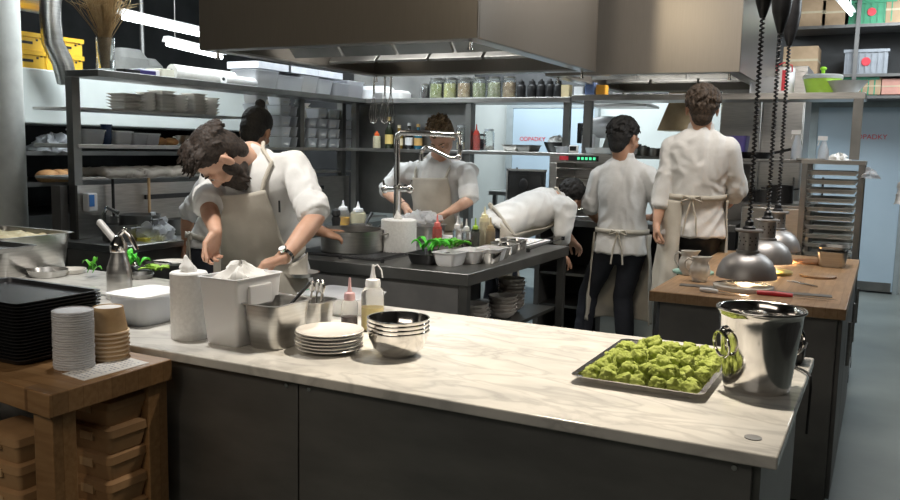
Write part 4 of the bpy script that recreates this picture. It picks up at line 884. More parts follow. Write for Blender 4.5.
# fluorescent fixtures
def tube_light(p0, p1, lab, w_=18):
    p0, p1 = Vector(p0), Vector(p1); d_ = (p1 - p0); r = E('fluorescent_light', (p0 + p1) / 2, lab, 'light'); o_ = Vector(r.location); B = mxbasis(d_)
    ln = d_.length / 2; mx = B.to_4x4(); b = MB(); b.cbox((0, 0, .045), .09, .05, 1, rot=Matrix.Identity(3)); b.b.free()
    b = MB(); 
    dn = d_.normalized(); s = dn.cross(Vector((0, 0, 1))).normalized() * .045; u = Vector((0, 0, 1))
    a0, a1 = p0 - o_, p1 - o_
    b.rings([[a - s + u * .02, a + s + u * .02, a + s * .6 + u * .06, a - s * .6 + u * .06] for a in (a0, a1)]); b.o('fixture_housing', 'white', r)
    b = MB(); b.cyl(a0 * .97, a1 * .97, .016, n=14); b.o('lamp_tube', 'tube', r)
    for t_ in (.15, .85): b = MB(); q = a0.lerp(a1, t_); b.cyl(q + u * .06, q + u * (3.3 - o_.z), .004, n=6); b.o('hanger_rod', 'steel', r)
tube_light((-5.0, 4.45, 2.38), (-5.0, 5.7, 2.34), 'long glowing fluorescent light, upper one at the left')
tube_light((-5.0, 4.88, 2.24), (-5.0, 5.5, 2.2), 'glowing fluorescent light just left of the big hood')
p = AY(848, 8, 9.2); tube_light((p.x - .05, 8.8, p.z), (p.x + .02, 9.5, p.z - .02), 'short glowing fluorescent light over the storage shelf')
b = MB(); b.tube([(-5.4, 4.6, 3.2), (-5.4, 7.5, 2.35)], .06, 4); T(b.o('roof_beam', 'steel_d'), 'slanting grey roof beam at the upper left', 'beam')
b = MB(); b.cyl((-5.6, 5.2, 2.2), (-5.6, 5.2, 3.3), .02).cyl((-5.6, 5.2, 2.9), (-5.6, 6.8, 2.9), .02); T(b.o('grey_pipe', 'steel_d'), 'thin grey pipe under the ceiling at the left', 'pipe')
for k, (px, w_, h) in enumerate(((128, .3, .26), (147, .2, .2))):
    p = AX(px, 65, -5.6); b = MB(); b.rings([b.rr(.2, w_, .04, 0), b.rr(.22, w_, .05, h * .7), b.rr(.12, w_ * .7, .05, h)]); T(b.o('grey_sack', C((.2, .2, .19), .8), loc=(-5.6, p.y, 1.98)), ('large grey rounded sack on the oven top', 'small brown sack on the oven top')[k], 'sack')
# wash counter things
p = AX(90, 212, -4.24); r = E('soap_dispenser', (-4.26, p.y, 1.07), 'white wall soap dispenser with blue label above the wash counter', 'dispenser')
b = MB(); b.box(.0, .05, -.035, .035, 0, .11); b.o('dispenser_body', 'white', r, bevel=.008); MB().box(.05, .053, -.028, .008, .03, .1).o('blue_label', C((.05, .2, .55)), r)
p = put(92, 243); b = MB(); b.rings([b.rr(.12, .16, .01, 0), b.rr(.12, .16, .01, .02)]); T(b.o('yellow_cloth', C((.55, .5, .08), .9), loc=(-3.95, p.y + .3, .9)), 'yellow cleaning cloth on the wash counter', 'cloth')
for k, (px, R, h, lab) in enumerate(((120, .1, .1, 'dark steel pot on the wash counter beside the dispenser'), (140, .12, .15, 'taller dark steel pot on the wash counter'), (182, .1, .1, 'steel pot on the wash counter behind the cook'))):
    pot('cooking_pot', (-4.05, AX(px, 225, -4.05).y, .9), R, h, lab, 'pot', 'steel_d')
crumple('plastic_bag', (-3.95, AX(156, 225, -3.95).y, .9), .12, .12, 'clear plastic bag of dishes on the wash counter', 51, 'frost', 'bag')
r = E('wash_tap', (-4.12, AX(104, 225, -4.12).y, .9), 'curved chrome tap of the wash counter', 'tap'); b = MB(); b.tube([(0, 0, 0), (0, 0, .16), (.03, 0, .2), (.1, .02, .17)], .012); b.o('tap_spout', 'chrome', r)
for k, px in enumerate((113, 149)):
    y = AX(px, 190, -4.22).y; r = E('hanging_utensil', (-4.22, y, 1.0), ('black handled utensil hanging on the left rail', 'wooden handled brush hanging on the right of the rail')[k], 'utensil'); b = MB(); b.cyl((0, 0, .03), (0, 0, .26), .009); b.o('handle', ('black', 'kraft')[k], r); b = MB(); b.cbox((0, 0, 0), .01, .05, .07); b.o('utensil_head', 'steel_d', r, bevel=.003)
# ================================================================ back rack contents
YB = 6.38
def atb(px, py=95, y=YB): return AY(px, py, y).x
def jar(px, R, H, fill, lab, z=1.9, lid='steel', y=YB, grp='glass jars on the back shelf', fh=.9):
    r = E('glass_jar', (atb(px, y=y), y, z), lab, 'jar', grp)
    b = MB(); b.lathe([(R * .95, 0), (R, .006), (R, H * .85), (R * .8, H * .95), (R * .8, H), (R * .76, H), (R * .76, H * .94), (R * .95, H * .84), (R * .95, .008), (.001, .006)], n=28); b.o('jar_glass', 'glass', r)
    b = MB(); b.lathe([(R * .9, .008), (R * .93, .012), (R * .93, H * .84 * fh), (.001, H * .84 * fh)], n=24); b.o('jar_contents', fill, r)
    b = MB(); b.lathe([(R * .84, H * .95), (R * .85, H + .008), (.001, H + .01)], n=24); b.o('jar_lid', lid, r); return r
def pick(n_, c, c2, s): 
    m = nm(n_, c, .5, n=c2, ns=s, bump=.6, p0=.4, p1=.6); return m
veg = [pick('pickled_cucumber', (.28, .33, .08), (.55, .56, .28), 38), pick('pickled_cabbage', (.58, .56, .16), (.66, .64, .3), 22), pick('pickled_mushroom', (.45, .28, .12), (.66, .5, .3), 30), pick('pickled_capers', (.34, .4, .16), (.66, .66, .44), 60), pick('pickled_beans', (.36, .4, .18), (.68, .68, .48), 60), pick('pickled_onion', (.42, .26, .12), (.66, .48, .28), 32)]
for k, (px, v_) in enumerate(zip((436, 450, 464, 479, 494, 509), veg)): jar(px, .058, .165, v_, 'big glass jar of %s on the back top shelf' % ('green pickles', 'yellow cabbage', 'brown mushrooms', 'pale green capers', 'pale beans', 'brown onions')[k])
jar(424, .035, .12, 's_dark', 'small dark glass jar left of the row of pickles')
for k, px in enumerate((521, 532, 541, 550, 558)): bottle('sauce_bottle', (atb(px), YB, 1.9), .038, .12, 's_dark', 0, 'black bottle beside the pickle jars, %s from left' % names[k], capc='black', tip=.0, grp='black bottles on the back shelf', body='black')
for k, (px, w_, h, m_) in enumerate(((376, .3, .11, 'white'), (392, .3, .07, 'jacket'))):
    b = MB(); b.rings([b.rr(w_, .24, .03, 0), b.rr(w_, .24, .03, h * .7), b.rr(w_ * .8, .18, .03, h)]); T(b.o('folded_linen', m_, loc=(atb(px) + .02, YB, 1.9)), ('white folded linen pile at the rack corner', 'lower white linen pile right of the corner')[k], 'linen')
for k, (px, c, h) in enumerate(((566, (.6, .5, .3), .1), (580, (.65, .68, .7), .07), (591, (.1, .15, .3), .1), (602, (.6, .3, .03), .08))):
    b = MB(); b.rings([b.rr(.08, .08, .01, 0), b.rr(.08, .08, .01, h)]); T(b.o('small_carton', C(c), loc=(atb(px, y=6.4), 6.4, 1.9 if k < 1 else 1.915)), ('beige', 'white', 'dark blue', 'orange')[k] + ' small carton on the back top shelf', 'box')
# middle shelf of the back rack
r = bottle('drink_bottle', (atb(378, 150), 6.36, 1.473), .034, .12, 's_cream', .9, 'clear bottle with orange cap on the back shelf', capc=C((.8, .14, .03)), tip=.01)
def wine(px, H, c, lab, lbl=(.6, .45, .15), R=.036):
    r = E('glass_bottle', (atb(px, 150, 6.36), 6.36, 1.473), lab, 'bottle')
    b = MB(); b.lathe([(R * .9, 0), (R, .006), (R, H * .58), (R * .4, H * .74), (R * .34, H * .98), (R * .4, H * .985), (R * .4, H), (.001, H)], n=24); b.o('bottle_glass', C(c, .08), r)
    b = MB(); b.lathe([(R + .0006, H * .15), (R + .0012, H * .15), (R + .0012, H * .45), (R + .0006, H * .45)], n=24); b.o('bottle_label', C(lbl), r); b = MB(); b.lathe([(R * .45, H * .9), (R * .45, H + .004), (.001, H + .005)], n=16); b.o('bottle_cap', C(lbl), r)
wine(389, .27, (.015, .02, .008), 'dark green oil bottle with gold label at the rack'); wine(399, .2, (.2, .12, .02), 'amber bottle left of the middle cook', (.7, .6, .4)); wine(409, .22, (.01, .01, .01), 'black bottle with white label near the cook', (.6, .6, .6)); wine(418, .21, (.02, .1, .15), 'teal blue bottle next to the cook\'s head', (.5, .3, .1))
jar(463, .05, .2, fills[2], 'tall glass jar of grain right of the middle cook', 1.473, 'frost', 6.36, fh=.4)
jar(490, .045, .17, fills[0], 'glass jar half full on the middle shelf', 1.473, 'frost', 6.36, fh=.3)
bottle('squeeze_bottle', (atb(476, 150, 6.33), 6.33, 1.473), .032, .15, 's_red', .97, 'tall red squeeze bottle on the back middle shelf', capc='s_red', tip=.05)
jar(483, .036, .13, fills[4], 'small dark filled jar beside the tall red bottle', 1.473, 'black', 6.42)
for k, px in enumerate((514, 527)): gastro('gastro_pan', 0, 0, .15, .24, .055, ('light steel pan on the back middle shelf', 'dark steel pan right of the light one on the shelf')[k], ('steel', 'steel_d')[k], loc=(atb(px, 150, 6.38), 6.4, 1.473))
b = MB(); b.rings([b.rr(.16, .2, .01, 0), b.rr(.16, .2, .01, .008)]); T(b.o('paper_pad', 'paper', loc=(atb(500, 150, 6.36), 6.38, 1.473)), 'flat white pad on the back middle shelf', 'paper')
b = MB(); b.lathe([(.06, 0), (.07, .01), (.1, .08), (.096, .08), (.065, .015), (.001, .012)]); T(b.o('black_bowl', 'black', loc=(atb(556, 150, 6.4), 6.4, 1.473)), 'black bowl with white cloth at the rack post', 'bowl')
crumple('white_cloth', (atb(557, 150, 6.4), 6.4, 1.54), .07, .05, 'white cloth heaped in the black bowl', 61, 'jacket', 'cloth')
# oven top things
gastro('steel_tub', 0, 0, .08, .12, .05, 'small clear tub on the combi oven', 'frost', loc=(-2.19, 6.08, 1.47))
r = E('kitchen_timer', (-2.1, 6.08, 1.47), 'small white kitchen timer on the combi oven', 'timer'); MB().box(-.035, .035, -.01, .02, 0, .06).o('timer_case', 'white', r, bevel=.004); MB().box(-.025, .025, -.013, -.01, .02, .052).o('timer_screen', 'black', r)
b = MB(); b.lathe([(.08, 0), (.09, .005), (.1, .045), (.096, .045), (.085, .01), (.001, .008)]); T(b.o('enamel_dish', C((.45, .5, .52), .4), loc=(-1.93, 6.16, 1.47)), 'pale grey round dish on the right of the oven top', 'dish')
r = E('kitchen_scale', (-1.86, 6.5, 1.47), 'white kitchen scale with blue display behind the oven dish', 'scale'); MB().box(-.16, .16, -.1, .1, 0, .05).o('scale_base', 'white', r, bevel=.004); b = MB(); b.rings([[Vector((x, y, .05)) for x, y in ((-.13, -.06), (.13, -.06), (.13, .06), (-.13, .06))], [Vector((x, y, .2)) for x, y in ((-.1, -.01), (.1, -.01), (.1, .05), (-.1, .05))]]); b.o('scale_head', 'wallw', r, bevel=.004); b = MB(); b.cbox((0, -.046, .1), .17, .004, .05, rot=Matrix.Rotation(-.32, 3, 'X')); b.o('scale_display', C((.08, .4, .5), .3), r)
# stand mixer on a stand behind, flat canopy above, cone hood
r = E('back_worktable', (-2.3, 8.2, 0), 'steel worktable deep behind the cooks', 'table'); MB().box(-1.3, 1.0, -.35, .35, 1.02, 1.06).o('tabletop', 'steel', r)
for x in (-1.25, .95):
    for y in (-.3, .3): MB().box(x - .02, x + .02, y - .02, y + .02, 0, 1.02).o('leg', 'steel_d', r)
MB().box(-1.28, .98, -.33, .33, .3, .33).o('lower_shelf', 'steel_d', r)
p = AY(603, 130, 8.1); r = E('stand_mixer', (p.x, 8.1, 1.06), 'white stand mixer seen behind the black-haired cook', 'mixer')
MB().cbox((-.12, 0, .3), .14, .2, .6).o('mixer_column', 'white', r, bevel=.03); b = MB(); b.ell((.05, 0, .66), (.26, .13, .11)); b.o('mixer_head', 'white', r); MB().box(-.22, .25, -.16, .16, 0, .05).o('mixer_base', 'white', r, bevel=.02)
b = MB(); b.lathe([(.07, .06), (.12, .1), (.15, .28), (.145, .28), (.1, .1), (.001, .08)], c=(.14, 0, 0)); b.o('mixer_bowl', 'chrome', r); MB().box(-.24, -.2, -.08, .08, .5, .7).o('motor_cover', 'black', r, bevel=.01)
p0 = AY(592, 108, 7.8); p1 = AY(650, 110, 7.8); r = E('flat_canopy', ((p0.x + p1.x) / 2, 7.9, 1.9), 'flat pale steel canopy hanging behind the cooks', 'canopy')
b = MB(); w_ = (p1.x - p0.x) / 2; b.rings([[Vector((-w_, -.25, 0)), Vector((w_, -.25, 0)), Vector((w_, .25, 0)), Vector((-w_, .25, 0))], [Vector((-w_, -.25, .02)), Vector((w_, -.25, .02)), Vector((w_, .25, .02)), Vector((-w_, .25, .02))], [Vector((-w_ * .3, -.1, .1)), Vector((w_ * .3, -.1, .1)), Vector((w_ * .3, .1, .1)), Vector((-w_ * .3, .1, .1))], [Vector((-.06, -.06, 1.4)), Vector((.06, -.06, 1.4)), Vector((.06, .06, 1.4)), Vector((-.06, .06, 1.4))]]); b.o('canopy_shell', 'steel', r, smooth=False)
p = AY(684, 125, 7.7); r = E('cone_hood', (p.x, 7.7, 1.62), 'brass coloured tapered metal hood left of the tall cook', 'hood')
b = MB(); sq = lambda s, z: [Vector((-s, -s, z)), Vector((s, -s, z)), Vector((s, s, z)), Vector((-s, s, z))]; b.rings([sq(.19, .06), sq(.19, .07), sq(.12, .3), sq(.12, 1.68)]); b.o('hood_cone', nm('brushed_brass', (.42, .33, .2), .3, 1, n=(.5, .4, .26), ns=9), r, smooth=False)
# stove back pots
for k, (px, R, h) in enumerate(((632, .07, .09), (643, .05, .07), (655, .06, .06))): pot('small_pot', (atb(px, 150, 6.5), 6.5, 1.462), R, h, 'small steel pot on the cooking line shelf, %s from left' % names[k], 'pot', 'steel')
# ================================================================ right rack contents
YR = 6.4
r = E('canister', (atb(784, 90, YR), YR, 1.915), 'white canister with red stripe and handle on the right rack', 'canister'); b = MB(); b.lathe([(.06, 0), (.065, .005), (.065, .17), (.06, .18), (.001, .18)]); b.o('canister_body', 'white', r); MB().box(-.012, .012, -.068, -.064, .02, .16).o('red_stripe', 'red', r); b = MB(); b.tube([(-.05, -.05, .15), (-.05, -.07, .19), (0, -.08, .21), (.05, -.07, .19), (.05, -.05, .15)], .005); b.o('bail_handle', 'red', r)
b = MB(); b.rings([b.rr(.2, .2, .02, 0), b.rr(.2, .2, .02, .12)]); T(b.o('plastic_box', 'frost', loc=(atb(766, 90, 6.45), 6.45, 1.915)), 'cloudy box beside the red striped canister', 'box')
r = E('salad_spinner', (atb(822, 90, YR), YR, 1.915), 'lime green salad spinner with clear bowl on the right rack', 'spinner')
b = MB(); b.lathe([(.09, 0), (.1, .004), (.125, .1), (.122, .1), (.097, .008), (.001, .006)], n=40); b.o('spinner_bowl', C((.35, .6, .08), .3), r); b = MB(); b.lathe([(.128, .098), (.13, .118), (.12, .128), (.03, .132), (.001, .133)], n=40); b.o('spinner_lid', 'frost', r); b = MB(); b.cyl((0, 0, .13), (0, 0, .165), .012).ell((0, 0, .17), (.022, .022, .014)); b.o('spinner_knob', 'green', r)
b = MB(); b.lathe([(.07, 0), (.075, .004), (.13, .075), (.135, .078), (.13, .078), (.07, .008), (.001, .006)], n=40); T(b.o('wide_bowl', C((.6, .62, .62), .3), loc=(atb(846, 90, 6.35), 6.35, 1.915)), 'wide pale metal bowl at the right rack end', 'bowl')
tub('purple_bin', atb(733, 155, 6.45), 6.45, 1.462, .2, .2, .16, 'translucent purple bin behind the tall cook\'s shoulder', None, None, None, C((.12, .1, .35), .4))
r = E('frying_pan', (atb(755, 158, 6.42), 6.42, 1.462), 'black frying pan on the right middle shelf', 'pan'); b = MB(); b.lathe([(.09, 0), (.095, .003), (.12, .045), (.117, .045), (.09, .006), (.001, .005)]); b.o('pan_body', 'black', r); b = MB(); b.tube([(.115, -.02, .04), (.2, -.04, .06), (.24, -.05, .07)], .01); b.o('pan_handle', 'black', r)
for k, (px, H_) in enumerate(((796, .17), (823, .13))):
    r = E('spray_bottle', (atb(px, 158, 6.4), 6.4, 1.462), ('white spray bottle on the right middle shelf', 'clear spray bottle with greenish liquid, right one')[k], 'bottle'); b = MB(); b.lathe([(.034, 0), (.037, .005), (.034, H_ * .5), (.018, H_ * .85), (.014, H_), (.001, H_)]); b.o('bottle_body', 'frost', r); b = MB(); b.cbox((-.01, 0, H_ + .02), .06, .025, .03); b.tube([(-.03, 0, H_), (-.04, 0, H_ - .03)], .004); b.o('trigger_head', 'white', r)
b = MB(); b.rings([b.rr(.18, .14, .01, 0), b.rr(.18, .14, .01, .01)]); T(b.o('flat_tray', 'steel', loc=(atb(811, 160, 6.34), 6.34, 1.462)), 'flat steel tray before the spray bottles', 'tray')
crumple('white_napkins', (atb(840, 158, 6.42), 6.42, 1.462), .06, .04, 'pale napkin heap on the right middle shelf', 71)
crumple('clear_bag', (-.09, 5.86, 1.36), .05, .05, 'clear plastic bag hanging on the tray rack corner', 72, 'frost', 'bag')
for k, (px, w_, h) in enumerate(((745, .12, .1), (765, .1, .08), (780, .12, .12))):
    pot('dark_pot', (atb(px, 190, 6.3), 6.3, 1.16), .07 + .01 * k, h, 'dark pot on the low fridge, %s from left' % names[k], 'pot', 'blackm')
# whisks hanging on the hood
for k, px in enumerate((374, 385, 391)):
    y = 5.25; p = AY(px, 70, y); r = E('wire_whisk', (p.x, y, 1.99), 'wire whisk hanging under the hood, %s from left' % names[k], 'whisk', 'whisks under the hood')
    b = MB(); b.cyl((0, 0, -.12), (0, 0, 0), .008); b.o('whisk_handle', 'chrome', r); b = MB()
    for a in range(6):
        q = PI * a / 6; b.tube([(math.cos(q) * s_, math.sin(q) * s_, z_) for s_, z_ in ((.004, -.12), (.022, -.2), (.034, -.28), (.02, -.325), (0, -.335), (-.02, -.325), (-.034, -.28), (-.022, -.2), (-.004, -.12))], .0012, 4)
    b.o('whisk_wires', 'chrome', r)
p = AY(333, 200, 6.4); r = E('towel_dispenser', (p.x, 6.4, p.z - .02), 'small white and green wall box on the dark steel wall', 'dispenser'); MB().box(-.05, .05, -.06, .02, 0, .2).o('dispenser_body', 'white', r, bevel=.01); MB().box(-.025, .03, -.064, -.06, .07, .17).o('green_window', C((.3, .4, .2)), r)
# ================================================================ storage shelf on the far right wall
ys = 9.75
r = E('storage_shelving', (-.35, 10.0, 0), 'tall grey storage shelving above the blue door full of crates and boxes', 'shelf')
for z in (2.33, 2.83, 3.22): MB().box(-.85, 1.2, -.28, .28, z - .03, z).o('shelf_board', 'steel_p', r)
for x in (-.84, -.02, .7, 1.19): MB().box(x - .02, x + .02, -.29, -.25, 2.15, 3.3).o('upright', 'steel_p', r)
def sbox(px, z, w_, h, m_, lab, mat2=None):
    x = AY(px, 60, 9.75).x; r = E('storage_carton', (x, 9.98, z), lab, 'box'); b = MB(); b.box(-w_ / 2, w_ / 2, -.22, .22, 0, h); b.o('carton_body', m_, r, bevel=.004); b = MB(); b.box(-w_ / 2 - .001, w_ / 2 + .001, -.222, .222, h * .48, h * .56); b.o('packing_tape', C((.45, .38, .26)), r)
for a in ((800, 2.33, .34, .3, 'brown carton on the lower storage shelf behind the cords'), (805, 2.83, .34, .28, 'brown carton on the upper storage shelf, leftmost'), (830, 2.83, .22, .26, 'brown carton left of the green crate'), (893, 2.83, .2, .26, 'brown carton right of the green crate')): sbox(a[0], a[1], a[2], a[3], 'cardb', a[4])
def gcrate(px, z, w_, h, m_, lab):
    x = AY(px, 60, 9.75).x; r = E('plastic_crate', (x, 9.97, z), lab, 'crate'); b = MB(); b.box(-w_ / 2, w_ / 2, -.2, .2, 0, h - .03); b.box(-w_ / 2 - .012, w_ / 2 + .012, -.215, .215, h - .03, h)
    for i in range(7): xx = -w_ / 2 + w_ * (i + .5) / 7; b.box(xx - .006, xx + .006, -.212, -.2, .02, h - .03)
    b.o('crate_shell', m_, r); b = MB(); b.cyl((0, -.216, h * .5), (0, -.213, h * .5), h * .17, n=24); b.o('round_sticker', 'red', r)
gcrate(868, 2.83, .42, .24, C((.02, .25, .12)), 'green plastic crate on the upper storage shelf'); gcrate(866, 2.33, .4, .25, C((.25, .27, .3)), 'grey plastic crate with red sticker on the lower storage shelf')
r = gcrate(858, 2.1, .4, .2, C((.02, .25, .14)), 'green crate below the storage shelf board'); sbox(872, 2.12, .2, .17, 'cardb', 'small brown carton under the storage shelf'); sbox(896, 2.12, .22, .16, C((.5, .25, .2)), 'reddish carton at the right end under the storage shelf')
MB().box(-.85, 1.2, -.28, .28, 2.08, 2.11).o('shelf_board', 'steel_p', D.objects['storage_shelving'])
# towel at the right edge
p = AY(899, 190, 7.0); crumple('hanging_towel', (p.x + .07, 7.0, p.z - .1), .1, .18, 'white towel hanging at the right edge of view', 81, 'jacket', 'towel')
# ================================================================ people
def finish(mb, name, mat, parent, voxel, smooth=4, disp=0, dsc=9, seed=0, ang=3):
    me = mb.mesh('tmp'); ob = D.objects.new('tmp', me); COL.objects.link(ob)
    m = ob.modifiers.new('r', 'REMESH'); m.mode = 'VOXEL'; m.voxel_size = voxel; m.use_smooth_shade = True
    if smooth: k = ob.modifiers.new('s', 'SMOOTH'); k.iterations = smooth; k.factor = .5
    bpy.context.view_layer.update()
    out = D.meshes.new_from_object(ob.evaluated_get(bpy.context.evaluated_depsgraph_get())); D.objects.remove(ob); D.meshes.remove(me)
    out.name = name
    if disp:
        sd = Vector((seed * 3.3, seed * 1.7, seed))
        nn = [v.normal.copy() for v in out.vertices]
        for v, n_ in zip(out.vertices, nn):
            p = v.co; q = Vector((p.x * dsc, p.y * dsc, p.z * dsc * .55)) + sd + noise.noise_vector(p * 4 + sd) * 1.2
            a = 1 - abs(noise.noise(q)) * 2.2; b_ = noise.noise(q * 2.3)
            v.co = p + n_ * disp * (a * .8 + b_ * .5)
    out.materials.clear(); out.materials.append(M[mat]); out.shade_smooth()
    o = D.objects.new(name, out); COL.objects.link(o); o.parent = parent
    if parent: o.location = -parent.location if not parent.parent else (0, 0, 0)
    return o
def hand(mb, wr, d, n, th, curl=.4, s=1., spread=.12):
    wr = Vector(wr); d = Vector(d).normalized(); n = Vector(n); n = (n - d * n.dot(d)).normalized(); lat = d.cross(n) * th   # lat points to the thumb side
    kn = []
    for i, (o_, ln) in enumerate(((.031, .068), (.011, .076), (-.01, .07), (-.029, .056))):
        k0 = wr + (d * (.088 - .006 * abs(i - 1)) + lat * o_) * s; kn.append(k0)
        mb.cap(wr + (d * .012 + lat * o_ * .5) * s, k0, .0165 * s, .0115 * s, 10)
        dd = (d + lat * (1.5 - i) * spread).normalized(); a = 0; p = k0; r_ = .0098 * s
        for j, fr in enumerate((.44, .31, .25)):
            a += curl * (.75, 1.05, .8)[j] * (1 + .12 * i)
            v = dd * math.cos(a) + n * math.sin(a); q = p + v * ln * fr * s; mb.cap(p, q, r_, r_ * .92, 10); p = q; r_ *= .92
    mb.ell(wr + (d * .05 + n * .006) * s, (.036 * s, .046 * s, .017 * s), Matrix((lat, d, lat.cross(d))).transposed())
    t0 = wr + (d * .018 + lat * .022 + n * .006) * s; t1 = t0 + (d * .034 + lat * .026 + n * .012) * s; t2 = t1 + (d * .032 + lat * .004 + n * .014 * (1 + curl)) * s; t3 = t2 + (d * .022 - lat * .006 + n * .012 * (1 + curl)) * s
    mb.cap(t0, t1, .0165 * s, .0125 * s, 10).cap(t1, t2, .0115 * s, .0105 * s, 10).cap(t2, t3, .0105 * s, .009 * s, 10)
def headbasis(F, U):
    F = Vector(F).normalized(); U = Vector(U); U = (U - F * U.dot(F)).normalized(); R = F.cross(U); return Matrix((R, F, U)).transposed()
def person(name, lab, base, hc, F, U, neck, shl, shr, hips, hipR, legs, arms, skin='skin', hair='hair_b', style='short', hs=1., vox=.006, jackl=.0, belly=0, apron='bib', asides=(1, 1), sleeve=1., tie=.1, beard=False, apm='apron', tr='trous', facing=None, wid=1.):
    rt = E(name, base, lab, 'person'); o = Vector(base)
    H = headbasis(F, U) @ Matrix.Diagonal((hs, hs, hs)); h = lambda x, y, z: Vector(hc) + H @ Vector((x, y, z))
    hc = Vector(hc); neck = Vector(neck); shl = Vector(shl); shr = Vector(shr); hips = Vector(hips)
    # ---- body
    b = MB()
    b.ell(h(0, -.012, .03), (.075, .094, .083), H, 28, 18).ell(h(0, .02, -.035), (.059, .072, .078), H, 24, 16).ell(h(0, .066, -.088), (.026, .024, .02), H)
    b.ell(h(0, .076, .022), (.054, .017, .012), H)
    for s in (-1, 1):
        b.ell(h(s * .04, .058, -.02), (.024, .025, .022), H); b.ell(h(s * .031, .076, .004), (.015, .012, .010), H)
        b.ell(h(s * .078, -.006, -.012), (.007, .018, .03), H).ell(h(s * .082, -.014, -.004), (.006, .008, .024), H); b.ell(h(s * .012, .094, -.034), (.009, .009, .007), H)
    b.cyl(h(0, .082, .012), h(0, .108, -.03), .008, .0125, 12).ell(h(0, .104, -.032), (.012, .013, .010), H)
    b.ell(h(0, .086, -.058), (.023, .009, .0055), H).ell(h(0, .084, -.068), (.02, .009, .006), H)
    b.cap(h(0, -.028, -.04), neck + (hips - neck).normalized() * .03, .058, .066, 20)
    mid = neck.lerp(hips, .5); b.cap(neck + (hips - neck).normalized() * .1, hips, .08, .09, 18); b.cap(shl, shr, .05, .05, 14).cap(neck, neck.lerp(hips, .25), .07, .08)
    cuffs = []
    for sh, A in ((shl, arms[0]), (shr, arms[1])):
        el, wr = Vector(A['el']), Vector(A['wr']); b.cap(sh, el, .045, .038, 16)
        m_ = el.lerp(wr, .35); b.cap(el, m_, .039, .041, 16).cap(m_, wr, .041, .0265, 16)
        fd = (wr - el).normalized(); b.cap(wr - fd * .02, wr + Vector(A['d']).normalized() * .02, .0265, .024, 14)
        hand(b, wr, A['d'], A['n'], A['th'], A.get('curl', .4), A.get('s', 1.0))
    finish(b, 'body', skin, rt, vox, 3)
    # ---- face details: brows and lashes
    b = MB()
    for s in (-1, 1): b = MB(); b.tube([h(s * .014, .094, .026), h(s * .032, .09, .031), h(s * .05, .076, .026)], [.003, .0042, .002], 8); b.o('eyebrow', hair, rt, loc=-o)
    for s in (-1, 1):
        b = MB(); b.ell(h(s * .031, .0845, .0015), (.0115, .006, .0045), H); ey = b.o('eye', C((.7, .68, .66), .2), rt, loc=-o)
        b = MB(); b.ell(h(s * .031, .0895, .001), (.0042, .0018, .0038), H); b.o('iris', C((.06, .04, .025), .15), ey)
        b = MB(); b.tube([h(s * .019, .087, .0045), h(s * .031, .0925, .0065), h(s * .043, .086, .004)], .0016, 6); b.o('eyelash', 'black', ey)
    b = MB(); b.ell(h(0, .092, -.0625), (.019, .0055, .0035), H); b.o('lips', C((.42, .17, .13), .45), rt, loc=-o)
    # ---- hair
    b = MB(); rd = random.Random(len(lab)); 
    b.ell(h(0, -.022, .046), (.082, .093, .08), H, 26, 16).ell(h(0, -.046, -.0), (.07, .062, .075), H, 22, 14).ell(h(0, -.05, -.04), (.056, .045, .06), H)
    if style != 'bun':
        for k in range(380):
            a = rd.uniform(0, 2 * PI); th = rd.uniform(.05, 1.25 if style != 'short' or math.sin(a) > .1 else 1.95); p = Vector((.08 * math.sin(th) * math.cos(a), -.022 + .091 * math.sin(th) * math.sin(a), .046 + .078 * math.cos(th)))
            if style == 'swept': dr = Vector((.25 * math.copysign(1, p.x), .8, .25)) if p.y > -.03 else Vector((rd.uniform(-.3, .3), -.5, -.7))
            elif style == 'curly': dr = Vector((rd.uniform(-1, 1), rd.uniform(-.5, 1), rd.uniform(-.2, .9)))
            else: dr = Vector((p.x * 5, .25 if p.y > .02 else -.4, -.45))
            nrm = (p - Vector((0, -.022, .02))).normalized(); dr = dr - nrm * dr.dot(nrm) * (1 if style == 'short' else 0); dr = (dr.normalized() + nrm * .12).normalized(); L_ = rd.uniform(.025, .045 if style != 'swept' else .07)
            p1 = p + dr * L_ * .5 + nrm * .004; p2 = p + dr * L_ - nrm * .004
            b.tube([h(*(p - nrm * .008)), h(*p1), h(*p2)], [.006, .005, .002], 6)
    else:
        b.ell(h(0, -.055, .135), (.028, .028, .024), H).cyl(h(0, -.05, .1), h(0, -.055, .13), .018)
    finish(b, 'hair', hair, rt, max(.004, vox * .8), 3 if style != 'bun' else 4, .0018, 60, 3)
    if beard:
        b = MB(); b.ell(h(0, .034, -.082), (.062, .062, .042), H, 24, 14).ell(h(0, .07, -.095), (.036, .03, .032), H).ell(h(0, .094, -.05), (.03, .009, .006), H)
        for s in (-1, 1): b.ell(h(s * .058, .02, -.045), (.012, .026, .042), H); b.ell(h(s * .028, .084, -.064), (.008, .012, .02), H)
        for k in range(90):
            a = rd.uniform(-1.7, 1.7) + PI / 2; p = Vector((.058 * math.cos(a), .034 + .06 * math.sin(a), rd.uniform(-.115, -.07))); q = p + Vector((p.x * .15, .006, -.018)); b.tube([h(*p), h(*q)], [.006, .002], 5)
        finish(b, 'beard', hair, rt, .004, 1, .002, 60, 3)
    # ---- torso sections (jacket)
    R = (shr - shl).normalized(); up = (neck - hips).normalized(); HR = Vector(hipR).normalized()
    sec = []
